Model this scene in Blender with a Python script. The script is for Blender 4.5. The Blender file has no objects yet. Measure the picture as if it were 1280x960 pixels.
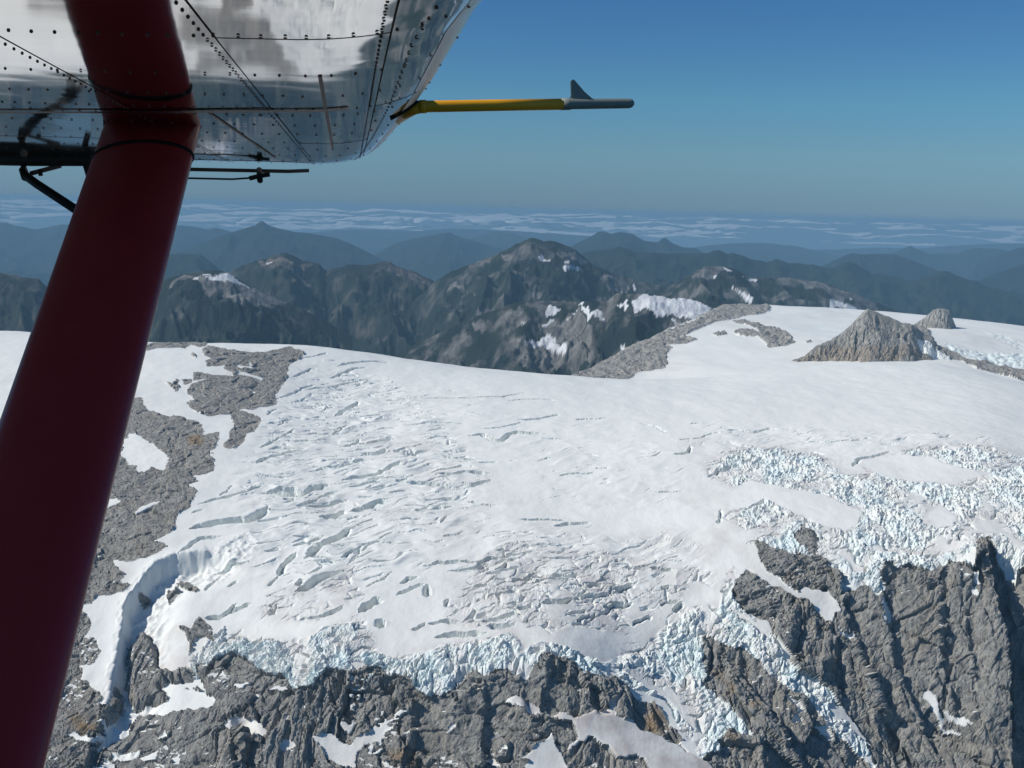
import bpy, math, random, time
import numpy as np
from mathutils import Vector, Matrix
from mathutils.bvhtree import BVHTree

T0 = time.time()
random.seed(7)
scene = bpy.context.scene
COL = scene.collection

# ------------------------------------------------------------------ camera
FPX = 1256.0                      # focal length, in 1280-wide pixels
PITCH, ROLL = math.radians(9.85), math.radians(1.5)
_f = np.array([0, math.cos(PITCH), -math.sin(PITCH)])
_u0 = np.array([0, math.sin(PITCH), math.cos(PITCH)])
_r0 = np.array([1.0, 0, 0])
_r = _r0 * math.cos(ROLL) + _u0 * math.sin(ROLL)
_u = _u0 * math.cos(ROLL) - _r0 * math.sin(ROLL)
cam_d = bpy.data.cameras.new('camera')
cam = bpy.data.objects.new('camera', cam_d)
COL.objects.link(cam)
cam.matrix_world = Matrix(((_r[0], _u[0], -_f[0], 0), (_r[1], _u[1], -_f[1], 0), (_r[2], _u[2], -_f[2], 0), (0, 0, 0, 1)))
cam_d.sensor_width = 36.0
cam_d.lens = 36.0 * FPX / 1280.0
cam_d.clip_start, cam_d.clip_end = 0.05, 400000.0
scene.camera = cam

# ------------------------------------------------------------------ light
SUN_EL, SUN_AZ = 40.0, -98.0      # degrees; azimuth from +y (view direction) towards +x
world = bpy.data.worlds.new('World')
scene.world = world
world.use_nodes = True
wn, wl = world.node_tree.nodes, world.node_tree.links
sky = wn.new('ShaderNodeTexSky')
sky.sky_type = 'NISHITA'
sky.sun_disc = False
sky.sun_elevation = math.radians(SUN_EL)
sky.sun_rotation = math.radians(SUN_AZ)
sky.altitude = 2000.0
sky.air_density, sky.dust_density, sky.ozone_density = 1.0, 0.0, 6.0
wn['Background'].inputs['Strength'].default_value = 0.075
# colour of clear mountain air: the same all round, changing only with height above the horizon
_tc, _sx, _rp, _mx = wn.new('ShaderNodeTexCoord'), wn.new('ShaderNodeSeparateXYZ'), wn.new('ShaderNodeValToRGB'), wn.new('ShaderNodeMix')
_mx.data_type, _mx.blend_type = 'RGBA', 'MULTIPLY'
_mx.inputs[0].default_value = 1.0
_e = _rp.color_ramp.elements
while len(_e) < 4: _e.new(0.5)
for _q, (_p, _c) in zip(_e, [(0.0, (.27, .41, .64)), (0.055, (.57, .71, .72)), (0.105, (.58, .87, .85)), (0.2, (.49, .81, .96))]):
    _q.position, _q.color = _p, (*_c, 1)
_cz, _cv = wn.new('ShaderNodeMath'), wn.new('ShaderNodeCombineXYZ')   # below the horizon the far sea fog goes on in the colour of the horizon
_cz.operation = 'MAXIMUM'; _cz.inputs[1].default_value = 0.004
wl.new(_sx.outputs['Z'], _cz.inputs[0]); wl.new(_sx.outputs['X'], _cv.inputs[0]); wl.new(_sx.outputs['Y'], _cv.inputs[1]); wl.new(_cz.outputs[0], _cv.inputs[2])
wl.new(_cv.outputs[0], sky.inputs['Vector'])
wl.new(_tc.outputs['Generated'], _sx.inputs[0]); wl.new(_sx.outputs['Z'], _rp.inputs['Fac'])
wl.new(sky.outputs['Color'], _mx.inputs[6]); wl.new(_rp.outputs['Color'], _mx.inputs[7])
wl.new(_mx.outputs[2], wn['Background'].inputs['Color'])
sl = bpy.data.lights.new('sun', 'SUN')
sl.energy, sl.angle, sl.color = 3.6, math.radians(0.5), (1.0, 0.965, 0.91)
sun = bpy.data.objects.new('sun', sl)
COL.objects.link(sun)
_sd = Vector((math.sin(math.radians(SUN_AZ)) * math.cos(math.radians(SUN_EL)), math.cos(math.radians(SUN_AZ)) * math.cos(math.radians(SUN_EL)), math.sin(math.radians(SUN_EL))))
sun.rotation_euler = _sd.to_track_quat('Z', 'Y').to_euler()
vs = scene.view_settings
vs.view_transform, vs.look, vs.exposure, vs.gamma, vs.use_curve_mapping = 'Standard', 'None', 0.16, 1.0, False
scene.cycles.volume_bounces = 1
scene.cycles.max_bounces = 6
scene.cycles.diffuse_bounces = 3

# ------------------------------------------------------------------ helpers: points
def ray(px, py):
    px, py = np.asarray(px, float), np.asarray(py, float)
    d = _f + ((px - 640) / FPX)[..., None] * _r - ((py - 480) / FPX)[..., None] * _u
    return d / d[..., 1:2]                    # y component 1: multiply by forward distance
def at(px, py, D):
    return ray(px, py) * np.asarray(D, float)[..., None]
def on_z(px, py, z):
    d = ray(px, py)
    return d * (z / d[..., 2])[..., None]
def tile(x0, y0, s, pts):
    return [(x0 + a / s, y0 + b / s) for a, b in pts]
S5 = 1280 / 240.0

# ------------------------------------------------------------------ helpers: noise
class Noise:
    def __init__(s, seed):
        r = np.random.default_rng(seed)
        s.N = 1024
        s.p = r.permutation(s.N).astype(np.int32)
        a = r.random(s.N) * 2 * np.pi
        s.gx, s.gy = np.cos(a), np.sin(a)
        g = r.normal(size=(s.N, 3)); g /= np.linalg.norm(g, axis=1)[:, None]
        s.g3 = g * 1.3
    def h(s, i, j):
        return s.p[(i + s.p[j & 1023]) & 1023]
    def n2(s, x, y):
        xi, yi = np.floor(x).astype(np.int32), np.floor(y).astype(np.int32)
        xf, yf = x - xi, y - yi
        u, v = xf * xf * xf * (xf * (xf * 6 - 15) + 10), yf * yf * yf * (yf * (yf * 6 - 15) + 10)
        def c(i, j):
            k = s.h(xi + i, yi + j)
            return s.gx[k] * (xf - i) + s.gy[k] * (yf - j)
        a, b, d, e = c(0, 0), c(1, 0), c(0, 1), c(1, 1)
        a = a + u * (b - a); d = d + u * (e - d)
        return (a + v * (d - a)) * 1.4
    def n3(s, x, y, z):
        xi, yi, zi = (np.floor(q).astype(np.int32) for q in (x, y, z))
        xf, yf, zf = x - xi, y - yi, z - zi
        u, v, w = (q * q * (3 - 2 * q) for q in (xf, yf, zf))
        out = 0
        for k in (0, 1):
            pz = s.p[(zi + k) & 1023]
            for j in (0, 1):
                py_ = s.p[(yi + j + pz) & 1023]
                for i in (0, 1):
                    g = s.g3[s.p[(xi + i + py_) & 1023]]
                    wgt = (u if i else 1 - u) * (v if j else 1 - v) * (w if k else 1 - w)
                    out = out + wgt * (g[:, 0] * (xf - i) + g[:, 1] * (yf - j) + g[:, 2] * (zf - k))
        return out
NZ = [Noise(100 + k) for k in range(12)]
def fbm2(x, y, oct, seed=0, gain=0.5, lac=2.03):
    o, a = 0, 1.0
    for k in range(oct):
        o = o + a * NZ[(seed + k) % 12].n2(x + 17.3 * k + seed * 3.1, y - 9.7 * k)
        x, y, a = x * lac, y * lac, a * gain
    return o
def ridged2(x, y, oct, seed=0, gain=0.5, lac=2.1):
    o, a, w = 0, 1.0, 1.0
    for k in range(oct):
        n = 1 - np.abs(NZ[(seed + k) % 12].n2(x + 11.1 * k + seed * 5.3, y + 7.7 * k)) * 1.6
        n = np.clip(n, 0, 1) ** 2
        o = o + a * n * w
        w = np.clip(n * 1.6, 0, 1)
        x, y, a = x * lac, y * lac, a * gain
    return o
def ridged3(x, y, z, oct, seed=0, gain=0.55, lac=2.1):
    o, a = 0, 1.0
    for k in range(oct):
        n = 1 - np.abs(NZ[(seed + k) % 12].n3(x + 11.1 * k, y + 7.7 * k, z + 3.1 * k)) * 1.9
        o = o + a * n
        x, y, z, a = x * lac, y * lac, z * lac, a * gain
    return o
def worley(x, y, seed):
    """two nearest jittered cell centres: d1, d2, cell random (3), offset from the nearest centre"""
    r = np.random.default_rng(seed)
    jx, jy, rr = r.random(1024), r.random(1024), r.random((1024, 3))
    nz = NZ[seed % 12]
    xi, yi = np.floor(x).astype(np.int32), np.floor(y).astype(np.int32)
    d1 = np.full(x.shape, 9.0); d2 = d1.copy()
    best = np.zeros(x.shape, np.int32); ox, oy = np.zeros_like(d1), np.zeros_like(d1)
    for i in (-1, 0, 1):
        for j in (-1, 0, 1):
            k = nz.h(xi + i, yi + j)
            dx, dy = x - (xi + i + jx[k]), y - (yi + j + jy[k])
            d = np.sqrt(dx * dx + dy * dy)
            near = d < d1
            d2 = np.where(near, d1, np.minimum(d2, d))
            d1 = np.where(near, d, d1)
            best = np.where(near, k, best); ox = np.where(near, dx, ox); oy = np.where(near, dy, oy)
    return d1, d2, rr[best], ox, oy
def sstep(a, b, x):
    t = np.clip((x - a) / (b - a), 0, 1)
    return t * t * (3 - 2 * t)

# ------------------------------------------------------------------ helpers: plan geometry
def pip(poly, x, y):
    poly = np.asarray(poly)[:, :2]
    res = np.zeros(x.shape, bool)
    lo, hi = poly.min(0), poly.max(0)
    idx = np.nonzero((x >= lo[0]) & (x <= hi[0]) & (y >= lo[1]) & (y <= hi[1]))[0]
    if len(idx) == 0: return res
    px, py = x[idx], y[idx]
    ins = np.zeros(len(idx), bool)
    for (ax, ay), (bx, by) in zip(poly, np.roll(poly, -1, 0)):
        if ay == by: continue
        c = (ay > py) != (by > py)
        ins ^= c & (px < (bx - ax) * (py - ay) / (by - ay) + ax)
    res[idx] = ins
    return res
def pdist(line, x, y, R, closed=False):
    """distance to a polyline (inf beyond R), the side (+ to the right of travel) and the parameter 0..1"""
    line = np.asarray(line)[:, :2]
    if closed: line = np.vstack([line, line[:1]])
    d = np.full(x.shape, 1e9); side = np.zeros(x.shape); par = np.zeros(x.shape)
    lo, hi = line.min(0) - R, line.max(0) + R
    idx = np.nonzero((x >= lo[0]) & (x <= hi[0]) & (y >= lo[1]) & (y <= hi[1]))[0]
    if len(idx) == 0: return d, side, par
    px, py = x[idx], y[idx]
    dd, ss, tt = d[idx], side[idx], par[idx]
    n = len(line) - 1
    for k in range(n):
        a, b = line[k], line[k + 1]
        e = b - a; L2 = e @ e + 1e-9
        t = np.clip(((px - a[0]) * e[0] + (py - a[1]) * e[1]) / L2, 0, 1)
        qx, qy = px - a[0] - t * e[0], py - a[1] - t * e[1]
        q = np.hypot(qx, qy)
        m = q < dd - 1e-6
        dd = np.where(m, q, dd)
        ss = np.where(m, np.sign(e[1] * qx - e[0] * qy), ss)
        tt = np.where(m, (k + t) / n, tt)
    d[idx], side[idx], par[idx] = dd, ss, tt
    return d, side, par

class Surf:
    """smooth surface through points: thin-plate fit, kept on a regular grid, sampled bicubically"""
    def __init__(s, pts, x0, x1, y0, y1, h):
        P = np.asarray(pts, float); X, Z = P[:, :2] / 1000.0, P[:, 2]
        n = len(P)
        r2 = ((X[:, None] - X[None]) ** 2).sum(-1)
        K = r2 * np.log(r2 + 1e-12) * 0.5
        A = np.zeros((n + 3, n + 3)); A[:n, :n] = K + 1e-3 * np.eye(n)
        A[:n, n] = 1; A[:n, n + 1:] = X; A[n:, :n] = A[:n, n:].T
        w = np.linalg.solve(A, np.r_[Z, 0, 0, 0])
        s.x0, s.y0, s.h = x0, y0, h
        gx, gy = np.arange(x0, x1 + h, h), np.arange(y0, y1 + h, h)
        s.gx, s.gy = np.meshgrid(gx, gy)
        G = np.c_[s.gx.ravel(), s.gy.ravel()] / 1000.0
        out = np.empty(len(G))
        for k in range(0, len(G), 40000):
            g = G[k:k + 40000]
            r2 = ((g[:, None] - X[None]) ** 2).sum(-1)
            out[k:k + 40000] = (r2 * np.log(r2 + 1e-12) * 0.5) @ w[:n] + w[n] + g @ w[n + 1:]
        s.z = out.reshape(s.gx.shape)
    def __call__(s, x, y):
        u, v = (np.asarray(x) - s.x0) / s.h, (np.asarray(y) - s.y0) / s.h
        H, W = s.z.shape
        u, v = np.clip(u, 1, W - 3.001), np.clip(v, 1, H - 3.001)
        i, j = np.floor(u).astype(int), np.floor(v).astype(int)
        a, b = u - i, v - j
        def wts(t):
            return (-.5 * t + t * t - .5 * t ** 3, 1 - 2.5 * t * t + 1.5 * t ** 3, .5 * t + 2 * t * t - 1.5 * t ** 3, -.5 * t * t + .5 * t ** 3)
        wa, wb = wts(a), wts(b)
        o = 0
        for q in range(4):
            row = 0
            for p in range(4):
                row = row + wa[p] * s.z[j + q - 1, i + p - 1]
            o = o + wb[q] * row
        return o
    def drop(s, pts, dmin, dmax, n=1400):
        """where the sight lines through the given points first meet the surface"""
        P = np.asarray(pts, float); d = ray(P[:, 0], P[:, 1])
        D = np.linspace(dmin, dmax, n)
        z = s(d[:, :1] * D, np.ones((len(P), 1)) * D)
        below = d[:, 2:3] * D <= z
        k = np.argmax(below, 1); k = np.where(below.any(1), np.maximum(k, 1), n - 1)
        r = np.arange(len(P))
        g0 = d[:, 2] * D[k - 1] - z[r, k - 1]; g1 = d[:, 2] * D[k] - z[r, k]
        t = np.clip(g0 / np.where(np.abs(g0 - g1) < 1e-9, 1, g0 - g1), 0, 1)
        Dh = D[k - 1] + t * (D[k] - D[k - 1])
        return d * Dh[:, None]

# ------------------------------------------------------------------ helpers: meshes
def link(name, me, mat=None, parent=None):
    me.name = name
    o = bpy.data.objects.new(name, me)
    if mat is not None and not me.materials: me.materials.append(mat)
    COL.objects.link(o)
    if parent is not None: o.parent = parent
    return o
def quad_mesh(V, Q, attrs=None, smooth=True):
    used = np.unique(Q)
    remap = np.full(len(V), -1, np.int64); remap[used] = np.arange(len(used))
    Q = remap[Q]; V = V[used]
    me = bpy.data.meshes.new('m')
    me.vertices.add(len(V)); me.vertices.foreach_set('co', V.astype(np.float32).ravel())
    me.loops.add(Q.size); me.loops.foreach_set('vertex_index', Q.astype(np.int32).ravel())
    me.polygons.add(len(Q))
    me.polygons.foreach_set('loop_start', np.arange(0, Q.size, 4, dtype=np.int32))
    me.polygons.foreach_set('use_smooth', smooth if hasattr(smooth, '__len__') else np.full(len(Q), smooth, bool))
    for k, a in (attrs or {}).items():
        at_ = me.attributes.new(k, 'FLOAT', 'POINT')
        at_.data.foreach_set('value', np.asarray(a)[used].astype(np.float32))
    me.update(calc_edges=True)
    return me
def grid_quads(nr, nc):
    i = np.arange(nr * nc).reshape(nr, nc)
    return np.stack([i[:-1, :-1], i[:-1, 1:], i[1:, 1:], i[1:, :-1]], -1).reshape(-1, 4)
def tag(o, label=None, cat=None, kind=None, group=None):
    if label: o['label'] = label
    if cat: o['category'] = cat
    if kind: o['kind'] = kind
    if group: o['group'] = group
    return o

# ------------------------------------------------------------------ materials
class Mat:
    def __init__(s, name, rough=0.8, metal=0.0):
        s.m = bpy.data.materials.new(name); s.m.use_nodes = True
        s.n, s.l = s.m.node_tree.nodes, s.m.node_tree.links
        s.b = s.n['Principled BSDF']
        s.b.inputs['Roughness'].default_value = rough
        s.b.inputs['Metallic'].default_value = metal
        s.b.inputs['Specular IOR Level'].default_value = 0.25
    def node(s, t, **kw):
        n = s.n.new(t)
        for k, v in kw.items():
            if k in n.inputs: n.inputs[k].default_value = v
            else: setattr(n, k, v)
        return n
    def coord(s, scale=(1, 1, 1), rot=(0, 0, 0)):
        c = s.node('ShaderNodeTexCoord'); m = s.node('ShaderNodeMapping')
        m.inputs['Scale'].default_value = scale; m.inputs['Rotation'].default_value = rot
        s.l.new(c.outputs['Object'], m.inputs['Vector'])
        return m.outputs['Vector']
    def noise(s, vec, scale, detail=6, rough=0.6, dist=0.0):
        n = s.node('ShaderNodeTexNoise', Scale=scale, Detail=detail, Roughness=rough, Distortion=dist)
        s.l.new(vec, n.inputs['Vector'])
        return n.outputs['Fac']
    def ramp(s, fac, stops):
        r = s.node('ShaderNodeValToRGB')
        e = r.color_ramp.elements
        while len(e) < len(stops): e.new(0.5)
        for q, (p, c) in zip(e, stops):
            q.position = p; q.color = (*c, 1) if len(c) == 3 else c
        s.l.new(fac, r.inputs['Fac'])
        return r.outputs['Color']
    def attr(s, name):
        return s.node('ShaderNodeAttribute', attribute_name=name).outputs['Fac']
    def math(s, op, a, b):
        n = s.node('ShaderNodeMath', operation=op)
        for q, v in zip(n.inputs, (a, b)):
            if isinstance(v, (int, float)): q.default_value = v
            else: s.l.new(v, q)
        n.use_clamp = True
        return n.outputs[0]
    def mix(s, fac, a, b, blend='MIX'):
        n = s.node('ShaderNodeMix', data_type='RGBA', blend_type=blend)
        for key, v in (('Factor', fac), ('A', a), ('B', b)):
            q = [i for i in n.inputs if i.name == key and i.type == ('VALUE' if key == 'Factor' else 'RGBA')][0]
            if isinstance(v, (int, float)): q.default_value = v
            elif isinstance(v, tuple): q.default_value = (*v, 1)
            else: s.l.new(v, q)
        return [o for o in n.outputs if o.type == 'RGBA'][0]
    def bump(s, h, strength, dist, prev=None):
        n = s.node('ShaderNodeBump', Strength=strength, Distance=dist)
        s.l.new(h, n.inputs['Height'])
        if prev is not None: s.l.new(prev, n.inputs['Normal'])
        return n.outputs['Normal']
    def done(s, color, normal=None, rough=None):
        if isinstance(color, tuple): s.b.inputs['Base Color'].default_value = (*color, 1)
        else: s.l.new(color, s.b.inputs['Base Color'])
        if normal is not None: s.l.new(normal, s.b.inputs['Normal'])
        if rough is not None: s.l.new(rough, s.b.inputs['Roughness'])
        return s.m

def snow_material():
    m = Mat('snow_and_ice', 0.7)
    v = m.coord()
    big, mid, fine = m.noise(v, 0.004, 4), m.noise(v, 0.03, 5), m.noise(v, 0.25, 4)
    c = m.ramp(big, [(0.3, (0.82, 0.825, 0.775)), (0.7, (0.87, 0.874, 0.82))])
    dirt = m.math('MULTIPLY', m.attr('dirt'), m.ramp(mid, [(0.30, (0, 0, 0)), (0.62, (1, 1, 1))]))
    c = m.mix(dirt, c, (0.60, 0.545, 0.505))
    ice = m.math('MULTIPLY', m.attr('ice'), m.ramp(fine, [(0.25, (0.5,) * 3), (0.7, (1, 1, 1))]))
    c = m.mix(ice, c, (0.60, 0.755, 0.78))
    n = m.bump(mid, 0.35, 4.0)
    n = m.bump(fine, 0.45, 0.7, n)
    return m.done(c, n)
def rock_material(name, dark, midc, light, warm=(0.36, 0.235, 0.115)):
    m = Mat(name, 0.9)
    v = m.coord(); vs_ = m.coord((1, 1, 0.6), (0.15, 0.35, 0.4))
    a, b, f = m.noise(v, 0.012, 6, 0.65), m.noise(vs_, 0.09, 8, 0.72, 0.6), m.noise(vs_, 0.5, 6, 0.75)
    c = m.ramp(b, [(0.30, dark), (0.50, midc), (0.72, light)])
    c = m.mix(m.ramp(a, [(0.52, (0, 0, 0)), (0.72, (0.55,) * 3)]), c, (0.33, 0.29, 0.215))
    c = m.mix(m.ramp(f, [(0.36, (0.75,) * 3), (0.52, (0, 0, 0))]), c, (0.13, 0.13, 0.125))
    c = m.mix(m.math('MULTIPLY', m.attr('warm'), m.ramp(b, [(0.35, (0.2,) * 3), (0.6, (1, 1, 1))])), c, warm)
    n = m.bump(b, 0.9, 6.0)
    n = m.bump(f, 0.8, 1.6, n)
    return m.done(c, n)
def mountain_material(name, sc, forest=((0.005, 0.013, 0.012), (0.028, 0.038, 0.020)), rock=((0.07, 0.06, 0.05), (0.21, 0.18, 0.15))):
    m = Mat(name, 0.95)
    v = m.coord(); vs_ = m.coord((1, 1, 0.4))
    a, b, t = m.noise(v, 0.0025 * sc, 6, 0.65), m.noise(vs_, 0.012 * sc, 8, 0.7, 0.4), m.noise(v, 0.05 * sc, 3, 0.7)
    c = m.ramp(a, [(0.35, forest[0]), (0.65, forest[1])])
    c = m.mix(m.ramp(t, [(0.35, (0.7,) * 3), (0.6, (0, 0, 0))]), c, (0.008, 0.014, 0.009))
    r = m.ramp(b, [(0.35, rock[0]), (0.65, rock[1])])
    fac = m.math('ADD', m.attr('rock'), m.math('MULTIPLY', m.attr('rock'), m.math('SUBTRACT', b, 0.4)))
    c = m.mix(fac, c, r)
    c = m.mix(m.attr('snow'), c, (0.78, 0.79, 0.80))
    n = m.bump(b, 0.9, 30.0 / sc)
    n = m.bump(t, 0.8, 8.0 / sc, n)
    return m.done(c, n)
M_SNOW = snow_material()
M_ROCK = rock_material('grey_rock', (0.19, 0.187, 0.175), (0.40, 0.388, 0.35), (0.56, 0.545, 0.495))
M_ROCKL = rock_material('pale_rock', (0.20, 0.195, 0.175), (0.42, 0.40, 0.355), (0.56, 0.535, 0.48))

# ================================================================== NEAR GLACIER: the ground itself
def eye(px): return 262 + (px - 640) * math.tan(ROLL)
def los(px, py, D, dz=0.0):
    p = at(px, py, D); return [p[0], p[1], p[2] + dz]
CREST = [(-320, 405, 2750), (-150, 411, 2750), (0, 414, 2800), (100, 421, 2800), (190, 428, 2800), (250, 428, 2800), (330, 430, 2800), (400, 434, 2800), (500, 448, 2800), (600, 460, 2800), (700, 468, 2780),
         (800, 474, 2780), (880, 471, 2800), (975, 462, 2850), (1060, 454, 2850), (1120, 452, 2850), (1170, 454, 2850), (1230, 466, 2820), (1280, 479, 2800), (1420, 508, 2750), (1560, 530, 2700)]
PROF = {
    (-320, -100, 60, 240): [(1010, 1120), (960, 1165), (900, 1230), (830, 1310), (760, 1400), (700, 1500), (640, 1640), (600, 1750), (560, 1890), (520, 2080), (480, 2310), (450, 2500)],
    (420, 560, 700): [(1010, 1125), (960, 1180), (900, 1225), (850, 1260), (830, 1275), (790, 1330), (740, 1420), (700, 1500), (640, 1660), (600, 1790), (560, 1960), (520, 2190), (490, 2430)],
    (830,): [(1010, 1145), (960, 1195), (900, 1260), (830, 1345), (760, 1420), (700, 1510), (640, 1650), (600, 1770), (560, 1930), (520, 2170), (490, 2450)],
    (950,): [(1010, 1185), (960, 1225), (900, 1280), (830, 1345), (760, 1410), (700, 1490), (640, 1620), (590, 1780), (550, 1960), (520, 2150), (490, 2420)],
    (1100, 1260, 1420, 1560): [(1010, 1240), (960, 1275), (900, 1320), (830, 1370), (760, 1420), (710, 1465), (660, 1560), (610, 1700), (565, 1860), (530, 2060), (490, 2400)]}
ctrl = []
for cols, prof in PROF.items():
    for px in cols:
        sh = 0 if px < 1300 else (px - 1280) * 0.2
        for py, D in prof: ctrl.append(los(px, py + (sh if py < 620 else 0), D))
for px, py, D in CREST:
    ctrl += [los(px, py + 1, D), los(px, py, D + 350, -28), los(px, py, D + 800, -150)]
NEAR = Surf(ctrl, -2600, 2600, 960, 3760, 8.0)

def px_line(surf, pts, dmin=1000, dmax=3300): return surf.drop(pts, dmin, dmax)
# the wall of the hollow at the left, a gully in the right cliff, two lesser breaks
WALL = [(268, 688), (261, 692), (239, 694), (220, 696), (199, 704), (186, 716), (175, 731), (162, 746), (156, 757), (155, 780), (152, 795), (147, 825), (141, 851), (137, 881), (128, 905), (115, 935), (105, 965)]
GULLY = [(1232, 672), (1238, 690), (1243, 730), (1250, 765), (1258, 800), (1262, 840), (1268, 875), (1272, 920), (1275, 975)]
BREAKS = [(GULLY, 62, 10, 80), ([(1038, 780), (1044, 800), (1040, 825), (1032, 850)], 16, 10, 34), ([(1000, 752), (990, 790), (984, 820)], 12, 10, 26),
          ([(1052, 725), (1057, 770), (1062, 820), (1070, 870)], 10, 10, 30), ([(290, 895), (297, 925), (302, 975)], 14, 10, 30), ([(412, 868), (430, 900)], 9, 10, 20), ([(1168, 900), (1200, 935), (1235, 965)], 16, 10, 40),
          ([(879, 838), (884, 815), (882, 795)], 8, 10, 20), ([(560, 862), (585, 830)], 10, 10, 22), ([(1230, 700), (1205, 760), (1215, 830), (1222, 900)], 9, 10, 30),
          ([(1100, 705), (1108, 760), (1120, 830), (1150, 900), (1180, 960)], 14, 10, 55), ([(1180, 704), (1174, 780), (1188, 850), (1198, 900)], 10, 10, 40), ([(1058, 742), (1078, 820), (1105, 890), (1132, 965)], 15, 10, 50), ([(690, 822), (682, 860), (676, 892)], 9, 10, 30),
          ([(604, 850), (610, 900), (600, 965)], 10, 10, 40), ([(742, 850), (748, 892)], 7, 10, 25), ([(522, 872), (514, 930), (500, 970)], 10, 10, 40), ([(905, 820), (940, 870), (985, 930), (1010, 970)], 10, 10, 40), ([(650, 830), (655, 870), (662, 900)], 7, 10, 25)]
gx, gy = NEAR.gx.ravel(), NEAR.gy.ravel()
class Detail:
    """base ground + steps: evaluated on points"""
    def __init__(s):
        s.wall = px_line(NEAR, WALL)
        s.breaks = [(px_line(NEAR, l), h, w, r) for l, h, w, r in BREAKS]
    def __call__(s, x, y):
        z = NEAR(x, y)
        d, side, t = pdist(s.wall, x, y, 150)
        dd = -d * side
        H = 25 * sstep(0.0, 0.10, t) * (1 - 0.55 * sstep(0.72, 1.0, t))
        near = d < 150
        z = z - np.where(near, H * sstep(-1, 11, dd) * (1 - sstep(16, 95, dd)), 0)
        z = z + np.where(near, 5 * np.exp(-(dd / 16) ** 2) * (dd < 0) * sstep(0, .1, t), 0)
        for L, h, w, r in s.breaks:
            d, side, t = pdist(L, x, y, r + 40)
            dd = -d * side if L[0][1] > L[-1][1] else d * side
            tap = np.clip(np.minimum(t, 1 - t) * 6, 0, 1)
            z = z - np.where(d < r + 40, h * tap * sstep(-w * .5, w * .5, dd) * (1 - sstep(w, r, dd)), 0)
            z = z + np.where(d < r + 40, .35 * h * tap * (1 - sstep(0, r, -dd)) * (dd < 0), 0)
        return z
DET = Detail()
BASE = Surf.__new__(Surf)
BASE.x0, BASE.y0, BASE.h = -1700, 1000, 4.0
BASE.gx, BASE.gy = np.meshgrid(np.arange(-1700, 1700.1, 4.0), np.arange(1000, 3400.1, 4.0))
BASE.z = DET(BASE.gx.ravel(), BASE.gy.ravel()).reshape(BASE.gx.shape)

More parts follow.
